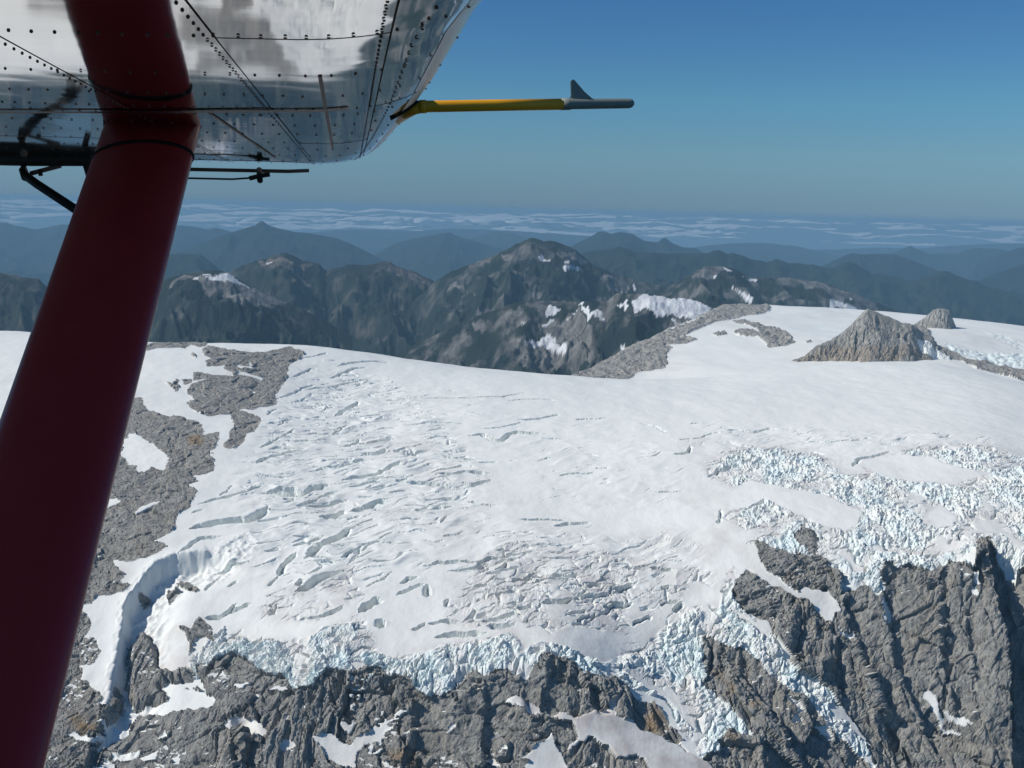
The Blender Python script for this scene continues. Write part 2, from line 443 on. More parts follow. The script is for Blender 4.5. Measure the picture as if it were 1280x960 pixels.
# ------------------------------------------------------------------ traced outlines (rock, snow patches, ice)
t1 = lambda p: tile(160, 400, S5, p)
t2 = lambda p: tile(80, 560, S5, p)
t3 = lambda p: tile(40, 690, S5, p)
t4 = lambda p: tile(40, 780, S5, p)
t5 = lambda p: tile(240, 780, S5, p)
t6 = lambda p: tile(440, 780, S5, p)
t7 = lambda p: tile(640, 780, S5, p)
t8 = lambda p: tile(840, 780, S5, p)
t1b = lambda p: tile(1040, 780, S5, p)
t2b = lambda p: tile(880, 620, S5, p)
t3b = lambda p: tile(1040, 620, S5, p)
ROCKS = {   # name of the outcrop: outlines
    'ridge': [t1([(60, 190), (110, 190), (150, 160), (250, 150), (330, 125), (420, 125), (480, 105), (530, 115), (550, 150), (520, 175), (470, 185), (420, 165), (380, 190), (330, 185), (280, 190), (200, 190), (130, 205)])],
    'upper': [t1([(500, 190), (540, 172), (700, 200), (850, 215), (930, 210), (1000, 195), (1080, 178), (1130, 195), (1175, 220), (1160, 250), (1110, 280), (1070, 300), (1060, 390), (1010, 460), (980, 500), (990, 560), (930, 580), (880, 580), (830, 600), (770, 590), (720, 600), (690, 625), (620, 625), (540, 640), (480, 620), (430, 600), (395, 560), (400, 545), (440, 545), (430, 510), (405, 500), (400, 460), (430, 420), (500, 400), (570, 385), (440, 405), (440, 345), (560, 365), (700, 380), (700, 350), (640, 330), (650, 300), (590, 310), (530, 310), (515, 270), (560, 255), (505, 235)]),
              t1([(690, 590), (760, 600), (870, 640), (885, 680), (840, 750), (790, 760), (770, 820), (700, 860), (640, 850), (640, 820), (680, 790), (680, 750), (710, 700), (690, 650)]),
              t1([(255, 415), (300, 430), (320, 390), (340, 400), (335, 470), (320, 480), (300, 455)]), t1([(360, 395), (425, 395), (430, 410), (380, 435)]), t1([(430, 215), (450, 230), (455, 250), (435, 245)])],
    'left': [[(60, 505), (140, 503), (160, 499), (177, 496), (179, 505), (184, 512), (197, 517), (209, 520), (222, 522), (244, 525), (252, 530), (255, 544), (265, 541), (274, 539), (272, 550), (268, 561), (261, 565), (265, 574), (265, 564), (268, 585), (267, 588), (258, 592), (240, 594), (249, 601), (236, 605), (246, 614), (240, 625), (236, 636), (222, 643), (218, 660), (213, 668), (193, 676), (212, 682), (200, 690), (185, 696), (160, 702), (140, 698), (150, 715), (154, 722), (150, 725), (163, 731), (154, 739), (141, 742), (121, 745), (113, 753), (104, 755), (60, 765), (0, 770), (-60, 700), (0, 600)]],
    'lower_left': [t3([(150, 395), (340, 395), (375, 430), (400, 470), (390, 505), (360, 560), (440, 600), (430, 610), (475, 660), (440, 710), (380, 755), (310, 765), (345, 800), (330, 850), (400, 890)]) + t4([(410, 420), (430, 460), (485, 495), (420, 535), (510, 570), (500, 620), (480, 680), (490, 740), (460, 760), (430, 860), (400, 920), (380, 960), (370, 1100), (-400, 1100), (-300, 400)])],
    'front': [t5([(20, 290), (150, 250), (280, 190), (320, 215), (400, 250), (450, 300), (520, 340), (620, 350), (640, 400), (700, 440), (800, 410), (850, 350), (900, 310), (1040, 310), (1065, 310)]) + t6([(20, 305), (130, 300), (200, 300), (260, 350), (320, 350), (380, 370), (410, 410), (440, 460), (500, 490), (560, 480), (640, 470), (700, 410), (760, 350), (850, 340), (900, 350), (960, 310), (1030, 300), (1080, 350), (1180, 370), (1220, 290), (1260, 220)]) + t7([(200, 205), (300, 215), (420, 260), (470, 310), (560, 350), (640, 375), (710, 365), (750, 415), (830, 500), (940, 530), (1000, 600), (1090, 700), (1140, 770), (1110, 805), (1180, 860), (1250, 900), (1330, 880)]) + [(905, 940), (910, 1075), (30, 1075)] + t4([(380, 960), (440, 860), (520, 800), (640, 750), (650, 660), (720, 620), (880, 610), (950, 590), (1100, 570), (1200, 560), (1230, 520), (1150, 440), (1130, 350)]),
              t4([(700, 80), (740, 70), (780, 75), (810, 130), (840, 200), (850, 300), (900, 320), (910, 400), (860, 440), (910, 490), (900, 520), (830, 545), (700, 595), (650, 545), (640, 490), (620, 430), (640, 380), (640, 300), (635, 220), (625, 150), (700, 120)]),
              t4([(880, 330), (960, 300), (1040, 290), (1085, 340), (1070, 385), (980, 400), (900, 390)]), t4([(540, 440), (575, 440), (610, 500), (610, 600), (560, 660), (490, 690), (500, 600), (520, 540)]),
              t3([(725, 290), (760, 275), (790, 320), (780, 370), (735, 370), (720, 330)]), t3([(955, 220), (1000, 195), (1060, 205), (1110, 250), (1080, 265), (980, 235)]), t3([(905, 260), (950, 255), (990, 265), (940, 320), (905, 355)]),
              t3([(980, 500), (1060, 520), (1100, 440), (1150, 450), (1200, 520), (1215, 600), (1150, 570), (1090, 580), (1030, 700), (1060, 600)]), t4([(1010, 425), (1050, 440), (1030, 450)]), t4([(1060, 430), (1120, 440), (1125, 455), (1080, 450)])],
    'middle': [t8([(200, 80), (260, 90), (320, 110), (410, 180), (460, 150), (500, 190), (620, 300), (720, 390), (840, 490), (920, 520), (1000, 640), (1080, 730), (1280, 900), (1380, 1000), (1380, 1600), (340, 1600), (360, 900), (330, 870), (300, 790), (340, 740), (400, 710), (440, 740), (500, 760), (550, 750), (490, 700), (440, 620), (400, 570), (330, 510), (260, 450), (190, 430), (230, 340), (210, 290), (225, 200)])],
    'cliff': [[(918, 750), (916, 740), (919, 725), (932, 716), (945, 700), (945, 677), (955, 680), (970, 686), (985, 689), (989, 695), (996, 691), (1011, 694), (1026, 695), (1032, 701), (1036, 708), (1047, 712), (1051, 725), (1049, 738), (1056, 742), (1075, 732), (1086, 736), (1099, 746), (1105, 740), (1098, 717), (1106, 702), (1115, 702), (1122, 710), (1137, 706), (1152, 710), (1156, 714), (1171, 712), (1186, 702), (1201, 702), (1216, 708), (1220, 686), (1224, 674), (1235, 672), (1242, 680), (1246, 702), (1261, 725), (1269, 734), (1273, 715), (1285, 700), (1420, 690), (1500, 1080), (1000, 1080), (1095, 965), (1082, 925), (1065, 900), (1046, 877), (1035, 864), (1027, 855), (1009, 844), (995, 842), (988, 829), (986, 821), (969, 797), (962, 780), (942, 768), (930, 764)]],
    'island': [t2b([(590, 255), (640, 240), (655, 190), (665, 215), (690, 215), (730, 235), (760, 290), (745, 380), (700, 380), (690, 340), (640, 320), (610, 290)])],
}
SNOWS = [   # snow lying on the rock; a number: how dirty
    (t1([(720, 300), (810, 312), (800, 280), (820, 280), (830, 322), (740, 322)]), 0), (t1([(740, 345), (850, 368), (910, 390), (890, 402), (800, 374), (720, 362)]), 0), (t1([(820, 480), (850, 472), (845, 488)]), 0),
    (t2([(380, 20), (395, -60), (450, -60), (600, -20), (660, 30), (700, 70), (690, 100), (600, 120), (550, 160), (490, 170), (470, 150), (510, 85), (440, 85), (390, 65), (360, 40)]), 0), (t1([(0, 760), (60, 765), (190, 850), (230, 890), (275, 940), (240, 1000), (0, 960)]), 0),
    (t2([(270, 325), (345, 340), (385, 365), (310, 395), (250, 430)]), 0), (t2([(470, 432), (520, 392), (600, 362), (650, 350), (640, 370), (560, 402), (510, 432), (480, 442)]), 0), (t2([(205, 690), (250, 718), (240, 727)]), 0), (t2([(320, 880), (345, 885), (330, 903)]), 0),
    (t4([(230, 740), (280, 728), (400, 765), (470, 745), (440, 790), (390, 802), (300, 772)]), 0), (t4([(420, 660), (485, 648), (475, 678)]), 0),
    (t4([(500, 720), (660, 690), (640, 740), (560, 780), (490, 790)]), 0), (t4([(540, 870), (650, 850), (720, 850), (700, 890), (600, 920), (540, 905)]), 0), (t4([(740, 880), (840, 840), (830, 900), (760, 920), (720, 900)]), 0), (t4([(830, 770), (890, 698), (905, 760)]), 0), (t4([(400, 940), (520, 900), (560, 960), (420, 1000)]), 0), (t4([(930, 890), (980, 880), (990, 930), (940, 930)]), 0),
    (t5([(220, 680), (260, 620), (300, 600), (380, 610), (440, 660), (510, 710), (460, 760), (390, 812), (330, 790), (280, 730)]), .5), (t5([(250, 407), (320, 390), (390, 398), (340, 424)]), 0), (t5([(500, 422), (560, 412), (640, 418), (620, 442), (540, 450)]), .4), (t5([(595, 645), (650, 608), (640, 655)]), .3),
    (t5([(800, 760), (900, 730), (930, 730), (1010, 790), (1060, 800), (1100, 750), (1170, 720), (1280, 640), (1280, 750), (1160, 800), (1100, 860), (1090, 970), (960, 930), (890, 880), (860, 810)]), .45), (t5([(985, 660), (1030, 650), (1080, 680), (1050, 740), (1000, 690)]), .2), (t5([(570, 790), (640, 770), (700, 800), (640, 840), (600, 830)]), .3), (t5([(1040, 260), (1100, 250), (1200, 290), (1100, 305)]), .5),
    (t6([(100, 730), (220, 630), (250, 645), (215, 720), (130, 800), (90, 810)]), .2), (t6([(260, 615), (340, 570), (400, 563), (300, 615)]), .2),
    (t6([(1010, 510), (1050, 492), (1140, 505), (1290, 590), (1180, 594), (1100, 560)]), .1), (t7([(0, 505), (60, 502), (150, 535), (260, 595), (430, 615), (480, 600), (560, 570), (640, 550), (690, 490), (735, 428), (700, 560), (690, 600), (800, 640), (840, 690), (900, 710), (1000, 760), (1100, 810), (1160, 850), (1280, 910), (1330, 960), (1310, 1100), (920, 1000), (900, 900), (830, 870), (700, 890), (640, 810), (520, 752), (430, 790), (380, 845), (370, 820), (430, 740), (420, 650), (290, 625), (140, 575), (0, 560)]), 1.0),
    (t7([(30, 870), (100, 866), (170, 800), (270, 730), (280, 790), (330, 860), (350, 930), (400, 1000), (60, 1000), (110, 900)]), .35), (t6([(960, 860), (1020, 800), (1050, 840), (970, 885)]), .2), (t6([(820, 830), (870, 835), (960, 890), (1000, 960), (930, 930)]), .8), (t6([(640, 690), (680, 655), (690, 690), (620, 745)]), .5), (t6([(190, 900), (280, 960), (230, 950)]), .4),
    (t8([(770, 625), (830, 603), (875, 690), (830, 660)]), .3), (t8([(725, 450), (790, 478), (880, 560), (890, 590), (830, 600), (810, 540)]), .4), (t8([(935, 680), (1040, 690), (1085, 805), (1010, 760)]), .7), (t8([(975, 630), (1040, 620), (1090, 720), (1060, 700), (1030, 645)]), .1), (t8([(1200, 640), (1290, 760), (1290, 800), (1180, 690)]), .7),
    (t2b([(100, 270), (180, 270), (300, 320), (345, 330), (390, 450), (430, 500), (560, 590), (620, 640), (690, 615), (760, 618), (830, 645), (880, 690), (910, 742), (870, 790), (862, 862), (820, 842), (770, 790), (720, 730), (640, 690), (560, 650), (470, 600), (380, 560), (330, 510), (280, 490)]), .3), (t2b([(865, 865), (900, 870), (960, 920), (1015, 965), (975, 970), (910, 910)]), .2),
    (t3b([(330, 690), (380, 695), (370, 740), (390, 780), (402, 822), (350, 832), (330, 800), (348, 760)]), .1), (t3b([(945, 490), (985, 498), (975, 540), (992, 582), (950, 580)]), .1), (t3b([(930, 608), (960, 600), (982, 650), (975, 672), (935, 640)]), .1),
    (t3b([(880, 420), (955, 330), (962, 470), (900, 440)]), .3), (t1b([(590, 492), (640, 463), (690, 490), (720, 560), (760, 640), (745, 690), (775, 700), (830, 712), (885, 752), (800, 735), (740, 740), (712, 710), (730, 690), (700, 610), (640, 540)]), .1), (t1b([(755, 565), (800, 590), (880, 640), (965, 708), (900, 690), (830, 660), (770, 620)]), .5),
    (t1b([(0, 500), (60, 560), (130, 630), (155, 685), (40, 650), (-20, 600)]), .2), (t1b([(20, 0), (80, 50), (150, 110), (120, 118), (60, 60)]), .3), (t1b([(190, 130), (210, 150), (205, 182), (190, 165)]), .2), (t1b([(150, 690), (200, 740), (300, 840), (270, 830), (180, 750)]), .7),
]
WARM = [t1([(380, 770), (480, 760), (510, 800), (500, 850), (400, 840)]), t4([(240, 640), (300, 590), (430, 660), (440, 740), (290, 740)]), t8([(270, 310), (340, 340), (360, 400), (300, 370)]), t8([(365, 400), (430, 390), (410, 460), (370, 470)]), t8([(1100, 130), (1090, 220), (1040, 380), (1020, 390), (1040, 270)]), t8([(360, 730), (440, 760), (420, 820), (350, 790)]),
        t7([(940, 540), (1010, 610), (1090, 790), (900, 700), (850, 640)]), t6([(240, 850), (420, 860), (470, 960), (260, 960)]), t8([(480, 540), (590, 540), (560, 590)])]
HEAVY = [
    ([(862, 575), (880, 568), (930, 553), (990, 556), (1040, 566), (1065, 585), (1085, 568), (1125, 556), (1200, 552), (1300, 570), (1420, 580), (1420, 700), (1290, 705), (1262, 690), (1246, 668), (1232, 655), (1215, 690), (1190, 706), (1130, 712), (1110, 706), (1095, 725), (1060, 745), (1052, 720), (1040, 706), (1020, 695), (990, 690), (950, 682), (935, 675), (905, 670), (893, 640), (905, 615), (885, 600)], 1.0),
    ([(240, 838), (275, 800), (300, 778), (330, 792), (380, 788), (430, 770), (445, 757), (470, 792), (480, 832), (505, 805), (540, 795), (600, 795), (640, 778), (660, 800), (700, 812), (740, 818), (790, 800), (830, 768), (860, 752), (900, 745), (920, 735), (916, 755), (915, 772), (938, 785), (955, 800), (975, 840), (1030, 875), (1080, 925), (1055, 925), (1020, 890), (990, 870), (960, 840), (930, 815), (900, 795), (882, 795), (880, 830), (870, 862), (900, 880), (935, 918), (915, 915), (900, 925), (880, 935), (862, 915), (850, 880), (835, 865), (815, 858), (800, 850), (780, 850), (740, 842), (700, 825), (680, 818), (662, 822), (655, 842), (620, 842), (580, 850), (540, 868), (520, 852), (500, 845), (480, 842), (440, 842), (400, 852), (380, 857), (340, 845), (300, 832), (270, 828)], 1.0),
    ([(585, 700), (640, 672), (700, 680), (780, 690), (860, 700), (905, 712), (912, 740), (860, 752), (830, 768), (790, 800), (740, 812), (690, 800), (650, 785), (600, 792), (545, 790), (560, 740)], 0.5),
    ([(310, 770), (330, 740), (380, 720), (440, 715), (470, 740), (450, 765), (420, 775), (370, 790)], 0.5),
    ([(640, 655), (690, 650), (760, 665), (840, 650), (890, 670), (900, 700), (840, 700), (760, 690), (690, 680)], 0.3),
    ([(840, 545), (900, 545), (890, 570), (850, 590)], 0.35), ([(425, 545), (545, 545), (560, 565), (480, 575)], 0.25), ([(520, 570), (630, 585), (630, 612), (530, 615)], 0.22), ([(430, 625), (560, 640), (500, 655), (435, 660)], 0.3)]
CALM = [[(905, 618), (935, 597), (985, 610), (1030, 617), (1082, 640), (1077, 657), (1060, 668), (1020, 655), (980, 640), (960, 628), (940, 637), (908, 640)], [(1068, 577), (1110, 566), (1165, 569), (1200, 583), (1245, 592), (1200, 607), (1140, 602), (1090, 592)], [(1148, 652), (1160, 635), (1175, 628), (1202, 645), (1197, 662), (1170, 662)], [(690, 790), (720, 780), (790, 790), (800, 800), (740, 806), (700, 802)], t2b([(130, 730), (190, 740), (330, 790), (430, 860), (470, 930), (380, 960), (250, 850)])]
tc6 = lambda p: tile(320, 440, S5, p)
tc7 = lambda p: tile(520, 480, S5, p)
tc8 = lambda p: tile(240, 600, S5, p)
td1 = lambda p: tile(440, 620, S5, p)
td2 = lambda p: tile(640, 620, S5, p)
td8 = lambda p: tile(800, 520, S5, p)
te4 = lambda p: tile(960, 360, 4.0, p)
CREV = []   # crevasses: (line, width in photo pixels)
for f, lst in ((tc6, [([(320, 35), (400, 25), (470, 5)], 2), ([(240, 175), (310, 140), (375, 105)], 2), ([(545, 95), (620, 75), (700, 65), (770, 60), (900, 70)], 3), ([(495, 180), (560, 145), (650, 110), (740, 105)], 3), ([(130, 315), (230, 280), (320, 240), (395, 218)], 1.5), ([(340, 250), (420, 240), (500, 235), (600, 210), (680, 190), (760, 185)], 3), ([(660, 230), (740, 205), (810, 210)], 1.5), ([(225, 340), (310, 320), (385, 290)], 1), ([(390, 360), (460, 335), (540, 312)], 1.5), ([(430, 405), (470, 380), (508, 355)], 1.2), ([(525, 430), (600, 385), (690, 338)], 4), ([(775, 280), (860, 277), (930, 268)], 1), ([(70, 420), (100, 395), (145, 378)], 1.5), ([(140, 498), (190, 465), (240, 448)], 1.5), ([(30, 640), (130, 585), (200, 550), (255, 520)], 2.2), ([(200, 570), (300, 550), (400, 535), (510, 540), (560, 515), (605, 485)], 2), ([(0, 740), (80, 700), (180, 675), (320, 658)], 5), ([(590, 640), (650, 620), (690, 585)], 4), ([(690, 625), (780, 600), (920, 575)], 4), ([(700, 670), (800, 680), (880, 650)], 5), ([(920, 660), (1000, 680), (1160, 660)], 4), ([(385, 795), (480, 775), (560, 768), (650, 745), (700, 715)], 3), ([(575, 860), (700, 830), (830, 800), (900, 760), (970, 735)], 4), ([(740, 850), (850, 825)], 2), ([(940, 870), (1010, 840)], 2), ([(1010, 870), (1100, 870), (1200, 890), (1300, 890)], 4), ([(50, 935), (150, 915), (240, 920), (300, 950), (400, 905), (480, 885)], 5)]),
               (tc7, [([(-10, 90), (200, 92), (400, 92), (560, 85), (720, 58)], 2), ([(45, 258), (180, 255), (340, 265)], 1.5), ([(430, 298), (540, 295), (640, 270), (710, 255)], 2), ([(690, 232), (800, 232), (880, 215), (960, 200)], 4), ([(360, 345), (440, 335), (520, 370), (560, 375), (620, 335), (680, 318), (780, 330), (870, 335)], 5), ([(180, 475), (260, 490), (410, 512)], 2.5), ([(425, 520), (530, 518)], 2), ([(155, 592), (250, 600), (330, 580), (510, 595)], 4), ([(290, 645), (370, 670), (440, 650), (510, 635)], 4), ([(0, 655), (100, 660), (200, 685), (300, 690)], 3), ([(60, 775), (150, 770), (250, 755)], 3), ([(350, 780), (440, 800), (540, 815)], 2.5), ([(0, 850), (80, 830)], 4), ([(120, 840), (170, 825)], 3), ([(180, 830), (240, 815)], 2), ([(165, 935), (200, 880)], 2), ([(945, 615), (1050, 598), (1200, 590)], 2), ([(1130, 460), (1220, 478)], 1.5), ([(1200, 560), (1290, 568)], 2), ([(690, 908), (850, 905), (1000, 905)], 1.5), ([(920, 950), (1000, 930), (1160, 918)], 3), ([(620, 108), (700, 98), (850, 100), (940, 105)], 1.5), ([(840, 365), (990, 370)], 1.2), ([(815, 515), (900, 490)], 1.2), ([(1060, 240), (1130, 235), (1280, 230)], 2)]),
               (tc8, [([(50, 160), (150, 125), (280, 100), (400, 60), (470, 32)], 2.5), ([(185, 105), (270, 38)], 1), ([(485, 78), (560, 75), (640, 95), (730, 105), (800, 70), (930, 32)], 4), ([(610, 135), (690, 128)], 2), ([(700, 175), (780, 155), (880, 110), (965, 85)], 3), ([(780, 172), (900, 160), (1040, 128)], 3), ([(0, 320), (120, 285), (260, 265), (370, 265), (440, 230), (500, 185)], 8), ([(0, 220), (75, 195)], 1.5), ([(855, 250), (940, 235), (1020, 195)], 7), ([(1060, 205), (1160, 185), (1240, 145), (1300, 150)], 5), ([(-90, 500), (0, 420), (50, 385), (180, 375)], 4), ([(761, 515), (840, 450), (950, 385), (1060, 320)], 8), ([(670, 440), (750, 420), (800, 410), (870, 362)], 3.5), ([(590, 640), (600, 570), (640, 530), (695, 480)], 5), ([(500, 710), (590, 640)], 1.5), ([(1000, 520), (1060, 470), (1110, 460), (1120, 490), (1030, 570)], 3.5), ([(750, 640), (870, 590)], 2), ([(690, 705), (740, 670)], 4), ([(700, 740), (800, 690), (850, 650), (1010, 600)], 7), ([(150, 630), (220, 590), (250, 560), (380, 550)], 3), ([(80, 730), (160, 660)], 2), ([(240, 705), (290, 675)], 2), ([(90, 910), (180, 905), (240, 870), (290, 820)], 4), ([(240, 890), (300, 850), (390, 825)], 3), ([(1110, 880), (1180, 820), (1250, 790)], 7), ([(890, 900), (1020, 835)], 4), ([(1105, 435), (1200, 415), (1290, 408)], 1.2), ([(1165, 710), (1280, 640)], 1.2), ([(520, 900), (570, 830)], 3.5)]),
               (td1, [([(480, 465), (570, 440), (700, 432), (860, 435), (950, 405), (1060, 380), (1250, 358)], 2.5), ([(650, 500), (750, 490), (840, 470), (920, 440)], 2.5), ([(960, 435), (1060, 400)], 3), ([(780, 612), (870, 585), (970, 535)], 2.5), ([(890, 520), (1000, 500), (1130, 468)], 2.5), ([(1060, 565), (1130, 545), (1240, 535)], 3), ([(320, 580), (380, 545), (440, 540)], 3), ([(300, 655), (390, 600), (480, 585)], 3), ([(500, 580), (510, 660)], 5), ([(620, 735), (635, 680)], 3), ([(60, 760), (120, 710), (200, 690)], 6), ([(190, 880), (200, 820)], 8), ([(400, 885), (490, 840)], 3), ([(510, 840), (600, 830), (720, 830)], 4), ([(570, 930), (700, 910), (760, 920), (880, 910)], 5), ([(860, 830), (950, 820), (1080, 780)], 3.5), ([(900, 860), (1010, 870), (1090, 845)], 4), ([(1100, 745), (1150, 735), (1200, 710)], 5), ([(100, 605), (180, 555), (280, 505)], 1.2), ([(20, 330), (130, 308), (210, 310), (300, 320), (400, 305)], 1.2)]),
               (td2, [([(50, 160), (350, 158)], 1.2), ([(290, 195), (380, 185), (530, 175)], 3), ([(50, 310), (150, 335), (300, 325)], 2), ([(0, 555), (100, 540), (200, 540), (400, 535), (480, 515)], 3), ([(130, 580), (200, 565), (420, 565)], 2), ([(200, 705), (300, 700), (420, 690)], 5), ([(430, 665), (560, 670), (640, 650)], 3), ([(590, 745), (720, 720), (810, 715)], 3.5), ([(500, 595), (600, 600)], 3), ([(690, 630), (810, 590)], 5), ([(360, 790), (500, 765)], 3), ([(440, 835), (560, 785)], 3), ([(980, 720), (1110, 690)], 2.5), ([(1080, 760), (1140, 705)], 5), ([(990, 610), (1060, 605)], 3), ([(750, 478), (870, 485)], 2), ([(920, 482), (1090, 490)], 3), ([(800, 855), (930, 800)], 3)]),
               (td8, [([(0, 50), (100, 65), (180, 110)], 2), ([(340, 48), (440, 42)], 1), ([(262, 160), (400, 150), (480, 115), (560, 112)], 2), ([(570, 100), (650, 92), (750, 105), (850, 80), (950, 90)], 2.5), ([(450, 410), (530, 360), (650, 320), (760, 275)], 3.5), ([(230, 260), (320, 245), (340, 200)], 3), ([(1090, 170), (1280, 180)], 1.5), ([(100, 510), (290, 505)], 1.2), ([(520, 720), (545, 625)], 2), ([(690, 640), (840, 560)], 2.5)]),
               (te4, [([(420, 890), (460, 850), (520, 840), (620, 812)], 3), ([(300, 775), (490, 760)], 1.5), ([(830, 840), (900, 880), (1000, 875)], 2), ([(950, 780), (1120, 805)], 2)])):
    CREV += [(f(l), w) for l, w in lst]

# ------------------------------------------------------------------ build the near ground
NC, NR = 960, 1060
ta = np.linspace(-0.60, 0.60, NC)
sy = lambda y: 1.1 + 0.0 * y if False else np.interp(y, [1040, 1400, 1700, 2200, 2700, 2900, 3500], [1.0, 1.1, 1.3, 2.0, 2.6, 4.0, 12.0])
ys = [1040.0]
while ys[-1] < 3500: ys.append(ys[-1] + sy(ys[-1]))
ys = np.array(ys)
ys = np.interp(np.linspace(0, len(ys) - 1, NR), np.arange(len(ys)), ys)
Y, TA = np.meshgrid(ys, ta, indexing='ij')
X = (Y * TA).ravel(); Y = Y.ravel()
Zb = BASE(X, Y)
zg = Zb.reshape(NR, NC)
# smooth normals of the base
Pg = np.stack([X, Y, Zb], -1).reshape(NR, NC, 3)
du, dv = np.gradient(Pg, axis=1), np.gradient(Pg, axis=0)
Nb = np.cross(du, dv); Nb /= np.linalg.norm(Nb, axis=2, keepdims=True)
Nb = Nb.reshape(-1, 3)
rag = 2.4 * fbm2(X / 14, Y / 20, 4, 3, 0.5), 3.6 * fbm2(X / 16 + 40, Y / 20, 4, 5, 0.42)
Xw, Yw = X + rag[0], Y + rag[1]
rock = np.zeros(len(X), np.int8)
warm = np.zeros(len(X)); dirt = np.zeros(len(X)); patch = np.zeros(len(X), bool)
ROCK_NAMES = list(ROCKS)
for k, nm in enumerate(ROCK_NAMES):
    for poly in ROCKS[nm]:
        w = BASE.drop(poly, 1005, 3150)
        rock[pip(w, Xw, Yw)] = k + 1
for poly, dv_ in SNOWS:
    m = pip(BASE.drop(poly, 1005, 3150), Xw, Yw)
    rock[m] = 0; dirt[m] = dv_; patch |= m
# thin snow left in the ledges of the front cliff
ledge = fbm2(X / 9, Y / 3.0 , 3, 2)
lo = pip(BASE.drop(t5([(1040, 340), (1280, 330), (1280, 640), (1100, 660), (1040, 620)]) + t6([(160, 340), (230, 360), (220, 560), (90, 700), (0, 680)]), 1005, 3150), X, Y)
rock[(lo & (ledge > 0.12))] = 0
lo = pip(BASE.drop(t6([(80, 740), (230, 620), (330, 600), (300, 720), (220, 860), (120, 900)]), 1005, 3150), X, Y)
rock[(lo & (ledge > 0.15))] = 0
for poly in WARM:
    d, _, _ = pdist(BASE.drop(poly, 1005, 3150), Xw, Yw, 20, True)
    m = pip(BASE.drop(poly, 1005, 3150), Xw, Yw)
    warm = np.maximum(warm, np.where(m, np.clip(0.3 + d / 12, 0, 1), np.clip(0.3 - d / 12, 0, 1)))
isrock = rock > 0

zone = np.zeros(len(X))
py_mean = lambda poly: np.mean([b for a, b in poly])
rb_ = isrock.reshape(NR, NC).astype(float)
for ax_, k_ in ((0, 16), (1, 12)):
    c_ = np.cumsum(np.pad(rb_, [(k_ + 1, k_) if a == ax_ else (0, 0) for a in (0, 1)], mode='edge'), axis=ax_)
    n_ = rb_.shape[ax_]
    rb_ = (np.take(c_, np.arange(2 * k_ + 1, 2 * k_ + 1 + n_), ax_) - np.take(c_, np.arange(n_), ax_)) / (2 * k_ + 1)
prox = sstep(0.0, 0.12, rb_.ravel())
for poly, s in HEAVY:
    w = BASE.drop(poly, 1005, 3150)
    ins = pip(w, Xw, Yw); d, _, _ = pdist(w, Xw, Yw, 60, True)
    ins |= (prox > .3) & (d < 14); d = d + 40 * prox * ins
    zone = np.maximum(zone, s * np.where(ins, sstep(-4, 60 if py_mean(poly) < 690 else 28, d), sstep(10, -2, d) * 0.1))
for poly in CALM:
    w = BASE.drop(poly, 1005, 3150)
    ins = pip(w, Xw, Yw); d, _, _ = pdist(w, Xw, Yw, 60, True)
    zone = zone * np.where(ins, 1 - sstep(0, 10, d), 1)
zone *= np.clip(0.9 + 0.6 * fbm2(X / 60, Y / 80, 4, 11), 0.35 + .25 * (X > 350), 1.1)
zone[isrock] = 0
zone[patch] *= 0.15
ice = np.zeros(len(X))
disp = np.zeros(len(X))
# gentle swells of the snow
disp += 2.5 * fbm2(X / 160, Y / 220, 3, 1) * ~isrock + 0.35 * fbm2(X / 22, Y / 30, 3, 4) * ~isrock
d, side, t = pdist(DET.wall, X, Y, 90)
hol = (d < 80) & (side < 0) & ~isrock                    # rough ice and drift in the hollow under the wall
disp += np.where(hol, sstep(2, 14, d) * sstep(80, 40, d) * (3.4 * (ridged2(X / 24, Y / 30, 4, 7) - .8) + 2.2 * fbm2(X / 12, Y / 14, 3, 2)), 0)
disp += np.where((d < 10) & ~isrock, 1.5 * fbm2(X / 13, Y / 17, 3, 8), 0)
# broken ice
iz = np.nonzero(zone > 0.02)[0]
x, y, zn = X[iz], Y[iz], zone[iz]
wx, wy = x + 9 * fbm2(x / 45, y / 60, 3, 6), y + 14 * fbm2(x / 45 + 9, y / 60, 3, 7)
ca, sa = math.cos(math.radians(20)), math.sin(math.radians(20))
ux, uy = wx * ca + wy * sa, -wx * sa + wy * ca
hv = sstep(0.5, 0.9, zn)
up = sstep(1440, 1520, y) * (x > 200)                    # the upper right fall: low, drawn out down the slope
# long slabs where it is only cracked, blocks where it falls
dA1, dA2, rA, oxA, oyA = worley(ux / 46, uy / 15, 3)
eA = dA2 - dA1
slab = 3.0 * (rA[:, 0] - .5) + 5.0 * (rA[:, 1] - .35) * oyA * 1.0 + 2.0 * (rA[:, 2] - .5) * oxA - 6.5 * (1 - sstep(0.03, 0.15, eA))
cb, sb = math.cos(math.radians(-22)), math.sin(math.radians(-22))
bxx, byy = wx * cb + wy * sb, -wx * sb + wy * cb
def blocks(sx, sy, seed):
    dB1, dB2, rB, oxB, oyB = worley(bxx / sx, byy / sy, seed)
    return dB1, dB2 - dB1, 7.0 * (rB[:, 0] - .45) + 5.5 * (rB[:, 1] - .5) * oyB + 4 * (rB[:, 2] - .5) * oxB - 5.5 * (1 - sstep(0.02, 0.25, dB2 - dB1))
dB1, eB, blk1 = blocks(15, 19, 5)
dU1, eU, blk2 = blocks(11, 30, 6)
blk = 0.85 * blk1 * (1 - up) + 0.42 * blk2 * up; eB = np.where(up > .5, eU, eB)
dC1, dC2, rC, oxC, oyC = worley(bxx / 5.2 + 7, byy / 7.5, 8)
sml = 2.4 * (rC[:, 0] - .5) + 2.4 * (rC[:, 1] - .5) * oyC - 1.4 * (1 - sstep(0.02, 0.3, dC2 - dC1))
